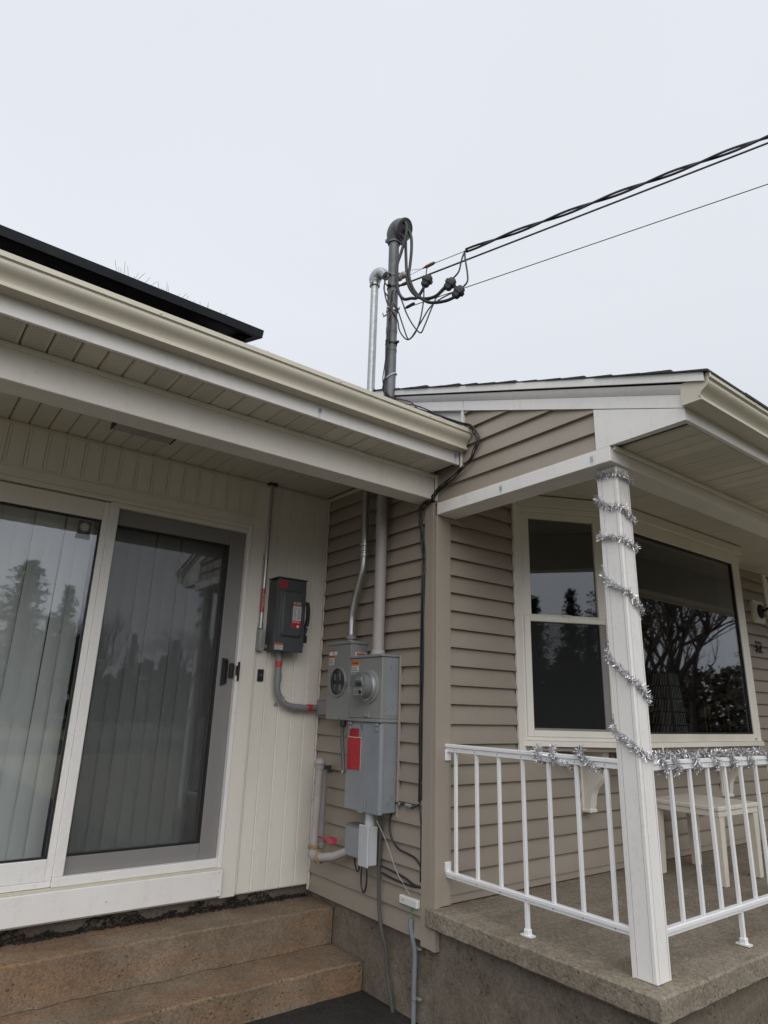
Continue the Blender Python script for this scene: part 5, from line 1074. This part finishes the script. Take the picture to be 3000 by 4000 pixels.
wire('cable', [(-0.055, 0.425, 0.39), (-0.052, 0.415, 0.33), (-0.050, 0.419, 0.10), (-0.050, 0.412, -0.06), (-0.046, 0.385, -0.20), (-0.030, 0.366, -0.27), (-0.026, 0.355, -0.38), (-0.020, 0.330, -0.48), (-0.015, 0.310, -0.56)], 0.0105, 'darkpipe', 'long dark grey cable running from the cabinet down to the ground', 'cable', n=10)
wire('ground_wire', [(-0.11, 0.375, 0.36), (-0.075, 0.33, 0.26), (-0.045, 0.27, 0.12), (-0.034, 0.22, 0.065), (-0.030, 0.17, 0.02)], 0.0022, 'greyp', 'thin bare wire slanting from the cabinet to the white box', 'wire')

# ================================================================== LOWER BOXES AND PIPES
DB = empty('junction_box', (-0.09, 0.60, 0.13), 'dark grey box behind the pale grey box, below the meter socket', 'junction box')
mb = MB(); mb.box(-0.105, -0.017, 0.530, 0.688, 0.134, 0.297, 0.004); part('enclosure', mb, 'cabinet', DB)
mb = MB(); mb.box(-0.109, -0.017, 0.526, 0.692, 0.2975, 0.304, 0.002); part('lid', mb, 'pvc', DB)
PB = empty('junction_box', (-0.12, 0.45, 0.11), 'pale grey plastic junction box hanging under the steel cabinet', 'junction box')
mb = MB(); mb.box(-0.1385, -0.078, 0.401, 0.483, 0.122, 0.324, 0.006); part('enclosure', mb, 'lightbox', PB)
mb = MB(); mb.box(-0.152, -0.139, 0.396, 0.488, 0.116, 0.330, 0.005); part('lid', mb, 'lightbox', PB)
mb = MB(); mb.tube([(-0.108, 0.442, 0.3245), (-0.108, 0.442, 0.4015)], 0.026, 18); mb.tube([(-0.108, 0.442, 0.3246), (-0.108, 0.442, 0.348)], 0.0295, 18); part('neck', mb, 'lightbox', PB)
WB = empty('outlet_box', (-0.03, 0.165, -0.03), 'small white plastic box on the lowest siding with a green wire below', 'junction box')
mb = MB(); mb.box(-0.046, -0.018, 0.094, 0.242, -0.028, 0.012, 0.004); part('cover', mb, 'paper', WB)
mb = MB(); mb.lathe((-0.046, 0.205, -0.006), (-1, 0, 0), [(0.005, 0), (0.005, 0.002), (0.003, 0.003)], 8); part('screw', mb, 'galv', WB)
BP = empty('conduit', (-0.03, 0.14, GZ), 'blue-grey plastic conduit strapped up the foundation below the white box', 'conduit')
mb = MB(); mb.tube(smooth([(-0.034, 0.153, -0.085), (-0.036, 0.150, -0.13), (-0.026, 0.140, -0.19), (-0.018, 0.136, -0.25), (-0.018, 0.140, -0.40), (-0.018, 0.141, -0.555)], 6), 0.0125, 14); part('pipe', mb, 'pvcb', BP)
for zz in (-0.215, -0.435):
    mb = MB(); mb.lathe((-0.018, 0.138, zz - 0.006), (0, 0, 1), [(0.0145, 0), (0.0145, 0.012)], 14); mb.box(-0.012, 0.004, 0.098, 0.126, zz - 0.006, zz + 0.006, 0.001); mb.lathe((-0.012, 0.108, zz), (-1, 0, 0), [(0.007, 0), (0.007, 0.005), (0.003, 0.007)], 8); part('strap', mb, 'galv', BP)
wire('ground_wire', [(-0.032, 0.150, -0.028), (-0.034, 0.151, -0.06), (-0.035, 0.152, -0.095)], 0.0035, 'green', 'short green wire between the white box and the blue-grey conduit', 'wire')
wire('ground_wire', [(-0.02, 0.135, -0.548), (-0.045, 0.10, -0.542), (-0.10, 0.10, -0.542), (-0.17, 0.15, -0.543), (-0.22, 0.21, -0.545)], 0.004, 'green', 'loose green wire lying on the asphalt at the foot of the conduit', 'wire')
# gas piping with red valve
GPR = empty('gas_pipe', (-0.15, 0.95, 0.10), 'old grey gas vent pipe with capped top and rusty elbow in the inner corner', 'pipe')
gx = -0.150
mb = MB(); mb.tube([(gx, 0.958, 0.13), (gx, 0.935, 0.60)], 0.024, 16); part('riser', mb, 'greyp', GPR)
mb = MB(); mb.lathe((gx, 0.935, 0.585), (0, 0, 1), [(0.029, 0), (0.030, 0.02), (0.034, 0.028), (0.038, 0.034), (0.036, 0.045), (0.028, 0.058), (0.012, 0.066), (0.0, 0.067)], 18); part('vent_cap', mb, 'greyp', GPR)
mb = MB(); mb.lathe((gx, 0.958, 0.122), (0, 0, 1), [(0.032, 0), (0.034, 0.004), (0.034, 0.022), (0.030, 0.026)], 18); part('rusty_joint', mb, 'rust', GPR)
mb = MB(); mb.tube(smooth([(gx, 0.958, 0.13), (gx, 0.957, 0.105), (gx, 0.945, 0.088), (gx, 0.915, 0.085), (gx, 0.88, 0.088)], 6), 0.032, 16); part('elbow', mb, 'greyp', GPR)
mb = MB(); mb.lathe((gx, 0.888, 0.088), (0, -1, 0), [(0.032, 0), (0.035, 0.004), (0.035, 0.016), (0.028, 0.02)], 18); part('rusty_joint', mb, 'rust', GPR)
mb = MB(); mb.tube([(gx, 0.87, 0.089), (gx + 0.03, 0.77, 0.110), (gx + 0.070, 0.685, 0.150)], 0.025, 16); part('branch', mb, 'greyp', GPR)
GS = empty('gas_pipe', (-0.075, 0.86, 0.10), 'grey gas riser hidden behind the capped vent pipe, with a faded red shut-off handle', 'pipe')
mb = MB(); mb.tube([(-0.075, 1.005, 0.14), (-0.075, 0.998, 0.575)], 0.021, 14); part('riser', mb, 'greyp', GS)
mb = MB(); mb.box(-0.100, -0.017, 0.985, 1.012, 0.555, 0.600, 0.004); part('wall_bracket', mb, 'discon', GS)
mb = MB(); mb.lathe((-0.075, 1.005, 0.11), (0, 0, 1), [(0.024, 0), (0.030, 0.008), (0.030, 0.030), (0.024, 0.04), (0.026, 0.042), (0.026, 0.056)], 14); part('valve_body', mb, 'greyp', GS)
mb = MB(); mb.box(-0.125, -0.113, 0.80, 0.965, 0.184, 0.194, 0.003); mb.prism([(-0.137, 0.775), (-0.103, 0.775), (-0.101, 0.83), (-0.139, 0.83)], 'z', 0.178, 0.206); part('valve_handle', mb, 'redvalve', GS)
# doorbell
DBL = empty('doorbell', (-0.488, D, 1.11), 'small black doorbell button on the cream wall beside the door casing', 'doorbell')
mb = MB(); mb.box(-0.509, -0.467, D - 0.026, D - 0.012, 1.111, 1.188, 0.002); part('plate', mb, 'black', DBL)
mb = MB(); mb.lathe((-0.488, D - 0.026, 1.150), (0, -1, 0), [(0.009, 0), (0.009, 0.003), (0.006, 0.004)], 16); part('button', mb, 'discon', DBL)

# ================================================================== SMALL THINGS ON THE HOUSE
def hook(p, face, label):
    root = empty('adhesive_hook', p, label, 'hook', 'clear adhesive hooks')
    x, y, z = p
    def b(nm, a0, a1, d0, d1, z0, z1, mat):
        mb = MB()
        if face == '-x': mb.box(x - d1, x - d0, y + a0, y + a1, z + z0, z + z1, 0.0015)
        else: mb.box(x + a0, x + a1, y - d1, y - d0, z + z0, z + z1, 0.0015)
        part(nm, mb, mat, root)
    b('backing', -0.009, 0.009, 0.0005, 0.004, -0.006, 0.026, 'clear'); b('hook_tip', -0.005, 0.005, 0.004, 0.011, 0.004, 0.018, 'clear'); b('adhesive_tab', -0.006, 0.006, 0.0004, 0.0012, -0.026, -0.004, 'paper')
hook((-0.999, -0.221, 2.378), '-y', 'clear adhesive hook midway along the white fascia under the left gutter')
hook((-0.062, -0.221, 2.385), '-y', 'clear adhesive hook at the gutter end of the white fascia')
hook((-0.0325, -0.545, 2.108), '-x', 'clear adhesive hook halfway along the sloping white porch beam')
hook((-0.0325, -1.119, 2.108), '-x', 'clear adhesive hook on the porch beam just above the post')
mb = MB(); mb.box(-1.72, -1.385, 0.52, 0.86, 2.440, 2.4765, 0.006)
LF = empty('ceiling_light', (-1.55, 0.7, 2.44), 'flat grey rectangular light on the dark recess ceiling', 'light fixture'); part('housing', mb, 'greyp', LF)
mb = MB(); mb.box(-1.725, -1.7205, 0.515, 0.865, 2.438, 2.476); mb.box(-1.3845, -1.38, 0.515, 0.865, 2.438, 2.476); part('end_plate', mb, 'black', LF)
# wall lantern
LN = empty('wall_lantern', (4.15, 0, 1.9), 'black wall lantern on a cream mounting block at the right edge', 'lantern')
mb = MB(); mb.prism(rrect(4.005, 4.225, 1.850, 2.062, 0.022, 3), 'y', -0.045, -0.015); part('mounting_block', mb, 'whitec', LN)
mb = MB(); mb.prism(rrect(4.018, 4.212, 1.863, 2.049, 0.022, 3), 'y', -0.0555, -0.0455); part('mounting_block', mb, 'whitec', LN)
mb = MB(); mb.lathe((4.125, -0.0557, 1.960), (0, -1, 0), [(0.068, 0), (0.066, 0.014), (0.05, 0.026), (0.02, 0.032)], 20); part('backplate', mb, 'black', LN)
mb = MB(); mb.tube(smooth([(4.125, -0.08, 1.96), (4.13, -0.13, 1.985), (4.14, -0.17, 2.0), (4.15, -0.20, 1.985)], 5), 0.012, 10); part('arm', mb, 'black', LN)
mb = MB(); mb.lathe((4.15, -0.20, 1.80), (0, 0, 1), [(0.02, -0.05), (0.05, -0.01), (0.062, 0.0), (0.062, 0.01), (0.055, 0.012)], 6); mb.lathe((4.15, -0.20, 1.95), (0, 0, 1), [(0.082, 0.0), (0.08, 0.01), (0.03, 0.05), (0.012, 0.06), (0.0, 0.062)], 6); part('cage', mb, 'black', LN)
for a in range(6):
    t = math.radians(60 * a + 30); mb = MB(); mb.tube([(4.15 + 0.055 * math.cos(t), -0.2 + 0.055 * math.sin(t), 1.812), (4.15 + 0.070 * math.cos(t), -0.2 + 0.070 * math.sin(t), 1.95)], 0.005, 6); part('cage_bar', mb, 'black', LN)
mb = MB(); mb.lathe((4.15, -0.20, 1.812), (0, 0, 1), [(0.046, 0), (0.060, 0.137)], 6); part('lamp_glass', mb, 'glassm', LN)
mb = MB(); mb.tube([(4.15 + 0.022 * math.cos(t), -0.2, 2.03 + 0.022 * math.sin(t)) for t in [2 * math.pi * i / 14 for i in range(15)]], 0.004, 6); part('finial_ring', mb, 'black', LN)
for ch, xx, lab in (('5', 4.025, 'dark bronze numeral five, left of the two digits under the lantern'), ('2', 4.090, 'dark bronze numeral two, right of the pair and nearer the door casing')):
    o = textpart('house_number', ch, 0.145, 'numeral', None, (xx, -0.024, 1.613), '-y', bold=0.003, ext=0.006); tag(o, lab, 'house number', 'house number digits')
mb = MB(); mb.tube([(4.36, -0.035, 1.25), (4.385, -0.045, 1.19), (4.41, -0.035, 1.25)], 0.007, 8); single('door_hook', mb, 'black', (4.385, -0.03, 1.2), 'black metal hook on the front door casing at the right edge', 'hook')

# ================================================================== SOLAR PANEL
SP = empty('solar_panel', (-2.05, 0.3, 2.8), 'black framed solar panel seen from below above the left gutter', 'solar panel')
th = math.atan(0.33); ct, st_ = math.cos(th), math.sin(th); Y0, Z0 = -0.205, 2.722
def sb(name, mat, x0, x1, s0, s1, h0, h1, c=0.0):
    m2 = MB(); m2.box(x0, x1, s0, s1, h0, h1, c); m3 = MB(); m3.v = [(x, Y0 + s * ct - h * st_, Z0 + s * st_ + h * ct) for x, s, h in m2.v]; m3.f = m2.f; m3.mi = m2.mi; return part(name, m3, mat, SP)
xa, xb = -3.10, -1.333
sb('frame', 'solarf', xa, xb, 0.0, 0.012, -0.040, 0.0, 0.001); sb('frame', 'solarf', xa, xb, 1.03, 1.042, -0.040, 0.0, 0.001); sb('frame', 'solarf', xa, xa + 0.012, 0.0122, 1.0298, -0.040, 0.0, 0.001); sb('frame', 'solarf', xb - 0.012, xb, 0.0122, 1.0298, -0.040, 0.0, 0.001)
sb('frame_lip', 'solarf', xa + 0.0125, xb - 0.0125, 0.0122, 0.034, -0.040, -0.0385); sb('frame_lip', 'solarf', xb - 0.034, xb - 0.0125, 0.0345, 1.02, -0.040, -0.0385)
sb('back_sheet', 'solarf', xa + 0.0125, xb - 0.0125, 0.0122, 1.0298, -0.010, -0.006); sb('cell_sheet', 'solarc', xa + 0.0125, xb - 0.0125, 0.0122, 1.0298, -0.0058, -0.002)
for s in (0.24, 0.80): sb('mounting_rail', 'solarf', xa - 0.05, xb + 0.0, s - 0.02, s + 0.02, -0.085, -0.0405)
for xx in (-2.6, -1.5):
    for s in (0.24, 0.80): sb('roof_foot', 'solarf', xx - 0.02, xx + 0.02, s - 0.015, s + 0.015, -0.20, -0.0855)

# ================================================================== BEHIND THE GLASS
def blinds(x0, x1, label):
    root = empty('vertical_blind', ((x0 + x1) / 2, D + 0.11, 0.05), label, 'blinds', 'vertical blinds behind the patio door')
    mb = MB(); mb.box(x0, x1, D + 0.115, D + 0.155, 2.07, 2.11, 0.003); part('head_rail', mb, 'blind', root)
    sl = MB(); w = 0.0445
    for i in range(4):
        a0, a1 = -w + i * w / 2, -w + (i + 1) * w / 2
        f = lambda a: 0.002 * (1 - (a / w) ** 2)
        sl.add([(a0, -f(a0), 0.0), (a1, -f(a1), 0.0), (a1, -f(a1), 2.02), (a0, -f(a0), 2.02), (a0, -f(a0) + 0.001, 0.0), (a1, -f(a1) + 0.001, 0.0), (a1, -f(a1) + 0.001, 2.02), (a0, -f(a0) + 0.001, 2.02)], [(0, 1, 2, 3), (7, 6, 5, 4), (0, 4, 5, 1), (3, 2, 6, 7)])
    me = sl.mesh('slat', 'blind'); x = x0 + 0.04
    while x < x1 - 0.02:
        piece('slat', me, root, (x, D + 0.135, 0.045), (random.uniform(-0.003, 0.003), random.uniform(-0.004, 0.004), 0.17 + random.uniform(-0.06, 0.06))); x += 0.083
blinds(-2.36, -1.585, 'pale vertical blinds closed behind the left door pane')
blinds(-1.56, -0.74, 'pale vertical blinds behind the screened right door pane')
VS = empty('striped_vase', (2.21, -0.10, 0.81), 'tall black obelisk ornament with pale stripes inside the bay window', 'ornament')
def taper(cx, cy, z0, z1, w0, w1):
    return [(cx - w0, cy - w0, z0), (cx + w0, cy - w0, z0), (cx + w0, cy + w0, z0), (cx - w0, cy + w0, z0), (cx - w1, cy - w1, z1), (cx + w1, cy - w1, z1), (cx + w1, cy + w1, z1), (cx - w1, cy + w1, z1)]
F6 = [(3, 2, 1, 0), (4, 5, 6, 7), (0, 1, 5, 4), (1, 2, 6, 5), (2, 3, 7, 6), (3, 0, 4, 7)]
vx, vy = 2.21, -0.10
mb = MB(); mb.add(taper(vx, vy, 0.812, 1.285, 0.105, 0.072), F6); part('body', mb, 'vase', VS)
mb = MB()
for row in range(5):
    za = 0.82 + row * 0.0925; zb = za + 0.083
    for i in range(6):
        for side in (0, 1):
            u = -0.8 + 1.6 * (i + 0.5) / 6
            def wv(z): return 0.105 - 0.033 * (z - 0.812) / 0.473
            sk = 0.0 if (side == 0) else 0.16
            pts = []
            for (du, z) in ((-0.055, za), (0.055, za), (0.055 + sk, zb), (-0.055 + sk, zb)):
                k_ = wv(z); pts.append((vx + (u + du) * k_, vy - k_ - 0.0015, z) if side == 0 else (vx - k_ - 0.0015, vy - (u + du) * k_, z))
            nrm = Vector((0, 0.0012, 0)) if side == 0 else Vector((0.0012, 0, 0))
            q = [Vector(p) for p in pts]; mb.add(q + [p + nrm for p in q], [(0, 1, 2, 3), (7, 6, 5, 4), (0, 4, 5, 1), (1, 5, 6, 2), (2, 6, 7, 3), (3, 7, 4, 0)])
part('stripe', mb, 'vasew', VS)
for i, (cx, h, lab) in enumerate(((2.764, 0.992, 'brass candlestick nearest the striped ornament inside the bay'), (2.825, 0.994, 'second brass candlestick from the striped ornament inside the bay'), (3.054, 0.990, 'third brass candlestick from the striped ornament inside the bay'), (3.146, 0.994, 'brass candlestick with a pale candle stub, farthest inside the bay'))):
    c = empty('candlestick', (cx, -0.10, 0.81), lab, 'candlestick', 'brass candlesticks in the bay window'); yy = -0.10
    mb = MB(); mb.tube([(cx, yy, 0.815), (cx, yy, h)], 0.0045, 8); part('stem', mb, 'brass', c)
    mb = MB(); mb.lathe((cx, yy, 0.811), (0, 0, 1), [(0.026, 0), (0.026, 0.006), (0.008, 0.012)], 16); part('foot', mb, 'brass', c)
    mb = MB(); mb.lathe((cx, yy, h), (0, 0, 1), [(0.008, 0), (0.016, 0.004), (0.016, 0.055), (0.013, 0.056)], 12); part('cup', mb, 'brass', c)
    if i == 3:
        mb = MB(); mb.lathe((cx, yy, h + 0.03), (0, 0, 1), [(0.020, 0), (0.022, 0.03), (0.012, 0.042)], 10); part('candle', mb, 'paper', c)

# ================================================================== TREES (behind the house and across the road)
def conifer_meshes(seed, H, wd=0.22, ex=0.85):
    rnd = random.Random(seed); tr_ = MB(); tr_.tube([(0, 0, -0.5), (0.05, 0, H * 0.5), (0, 0.03, H * 0.97)], [0.18, 0.10, 0.01], 7)
    cr = MB(); nb = int(26 * H)
    for b in range(nb):
        hz = 0.07 + 0.92 * (1 - (1 - (b + rnd.random()) / nb) ** 1.0); z = hz * H; f = 1 - hz; Rr = wd * H * f ** ex + 0.10
        a = rnd.uniform(0, 6.283); L = Rr * rnd.uniform(0.55, 1.18); dr_ = Vector((math.cos(a), math.sin(a), 0)); lift = rnd.uniform(-0.45, 0.25)
        ns = max(2, int(L / 0.20)); side = Vector((-dr_.y, dr_.x, 0))
        for s_ in range(ns):
            t = (s_ + rnd.random()) / ns; p = Vector((0, 0, z)) + dr_ * L * t + Vector((0, 0, lift * L * t)) + side * rnd.uniform(-0.18, 0.18) * L
            for q in range(7):
                u = Vector((rnd.uniform(-1, 1), rnd.uniform(-1, 1), rnd.uniform(-0.8, 0.5))).normalized() * rnd.uniform(0.06, 0.19); w = u.orthogonal().normalized() * u.length * rnd.uniform(0.25, 0.5); p2 = p + Vector((rnd.uniform(-0.20, 0.20), rnd.uniform(-0.20, 0.20), rnd.uniform(-0.16, 0.16)))
                cr.add([p2 - u, p2 - w, p2 + u, p2 + w], [(0, 1, 2, 3)])
    return tr_, cr
def bare_meshes(seed, H, levels=6, twig=0.004):
    rnd = random.Random(seed); mb = MB()
    def grow(p, d, L, r, lv):
        pts = [p]; q = p; dd = d.copy(); n = 3
        for i in range(n):
            dd = (dd + Vector((rnd.uniform(-1, 1), rnd.uniform(-1, 1), rnd.uniform(-0.4, 0.9))) * 0.17).normalized(); q = q + dd * L / n; pts.append(q)
        mb.tube(pts, [r * (1 - 0.42 * i / n) for i in range(n + 1)], 5 if lv < 2 else 3, caps=False)
        if lv >= levels: return
        k = rnd.choice((2, 3, 3)) + (1 if lv == 1 else 0)
        for j in range(k):
            an = rnd.uniform(0.30, 0.85); az = rnd.uniform(0, 6.283); u = dd.orthogonal().normalized(); w = dd.cross(u)
            nd = (dd * math.cos(an) + (u * math.cos(az) + w * math.sin(az)) * math.sin(an) + Vector((0, 0, 0.12))).normalized()
            grow(pts[-1] if j else pts[-1], nd, L * rnd.uniform(0.62, 0.82), max(twig, r * 0.55), lv + 1)
        if lv >= 1:
            nd = (dd + Vector((rnd.uniform(-1, 1), rnd.uniform(-1, 1), 0.3))).normalized(); grow(pts[1], nd, L * 0.55, max(twig, r * 0.4), lv + 2)
    grow(Vector((0, 0, -0.4)), Vector((0, 0, 1)), H * 0.27, H * 0.018, 0)
    return mb
CON = []
for i, (sd, H) in enumerate(((3, 10.0), (11, 8.0), (23, 11.5))):
    a, b = conifer_meshes(sd, H, (0.22, 0.20, 0.20)[i], (0.85, 0.75, 0.30)[i]); CON.append((a.mesh('trunk', 'bark'), b.mesh('crown', 'needle' if i != 2 else 'needle2', ang=180)))
BARE = [bare_meshes(5, 11.0).mesh('crown', 'bark', ang=180), bare_meshes(17, 9.0).mesh('crown', 'bark', ang=180), bare_meshes(29, 13.0, 6, 0.006).mesh('crown', 'barkp', ang=180)]
def conifer(i, x, y, s, rz):
    r = empty('conifer', (x, y, GZ - 0.02), 'dark conifer across the road, seen only mirrored in the window and door glass', 'tree', 'conifers across the road')
    r.scale = (s, s, s); r.rotation_euler = (0, 0, rz)
    for me, nm in zip(CON[i], ('trunk', 'crown')):
        o = bpy.data.objects.new(nm, me); COL.objects.link(o); o.parent = r
def bare(i, x, y, s, rz, lab, grp):
    r = empty('bare_tree', (x, y, GZ - 0.02), lab, 'tree', grp); r.scale = (s, s, s); r.rotation_euler = (0, 0, rz)
    o = bpy.data.objects.new('crown', BARE[i]); COL.objects.link(o); o.parent = r
rt = random.Random(41)
# straight across the road: mirrored in the patio door
for (i, x, y, s) in ((0, 1.2, -34, 0.84), (1, -0.9, -35, 1.02), (2, 3.1, -34, 0.76), (1, 5.3, -34, 0.95), (0, -3.6, -36, 0.80), (2, 7.6, -37, 0.56), (0, 9.8, -36, 0.55), (1, 12.4, -36, 0.66), (2, 15.2, -38, 0.52), (0, 18.0, -37, 0.60), (0, 4.2, -38, 0.66), (1, 2.2, -39, 0.86)): conifer(i, x, y, s, rt.uniform(0, 6))
# to the right front: mirrored in the wide bay pane
for (i, x, y, s) in ((2, 23.5, -8.0, 0.70), (1, 21.0, -16.5, 0.85), (0, 30.5, -8.0, 0.95), (0, 20.0, -20.5, 0.80), (1, 33.0, -12.0, 1.15), (2, 17.0, -25.0, 0.66), (0, 30.0, -21.0, 0.95), (1, 35, -6.5, 1.1)): conifer(i, x, y, s, rt.uniform(0, 6))
LBF = 'bare tree beyond the driveway, seen only mirrored in the window and door glass'
for (i, x, y, s) in ((0, 15, -8.0, 0.85), (1, 17.5, -9.5, 1.0), (0, 19, -11.5, 0.9), (1, 21, -10.5, 1.05), (0, 13.5, -12, 0.8), (1, 24, -13, 1.1), (1, 7.0, -33, 0.85), (0, 4.2, -33, 0.72), (0, 12.5, -34, 0.7)): bare(i, x, y, s, rt.uniform(0, 6), LBF, 'bare trees across the road')
LBB = 'leafless tree behind the house, only its twig tips showing above the solar panel'
for (x, y, sc_, rz) in ((0.98, 13.8, 1.115, 1.55), (1.95, 13.6, 1.096, 1.55), (3.15, 14.0, 1.112, 1.55), (1.95, 14.6, 1.150, 2.33)): bare(2, x, y, sc_, rz, LBB, 'bare trees behind the house')
# dense far wood closing the view beyond the road
rw = random.Random(77); mb = MB()
for i in range(9000):
    x = rw.uniform(-70, 95); dpt = rw.random(); y = -46 - 8 * dpt; top = 4.6 + 1.3 * math.sin(x * 0.31) + 0.9 * math.sin(x * 0.83 + 1) + 0.7 * math.sin(x * 2.1)
    z = GZ + top * rw.random() ** 0.8; c0 = Vector((x, y, z)); u = Vector((rw.uniform(-1, 1), rw.uniform(-1, 1), rw.uniform(-1, 1))).normalized() * rw.uniform(0.35, 0.9); w = u.orthogonal().normalized() * u.length * rw.uniform(0.4, 0.8)
    mb.add([c0 - u, c0 - w, c0 + u, c0 + w], [(0, 1, 2, 3)])
    for q in range(2):
        c1 = Vector((46 + 10 * rw.random(), rw.uniform(-46, 10), GZ + 5.2 * rw.random())); u2 = u * 0.4; w2 = w * 0.4; mb.add([c1 - u2, c1 - w2, c1 + u2, c1 + w2], [(0, 1, 2, 3)])
o = part('wood', mb, 'leafb', None, ang=180); o['kind'] = 'stuff'; tag(o, 'dim wood beyond the road, seen only as a dark band mirrored in the glass', 'wood')
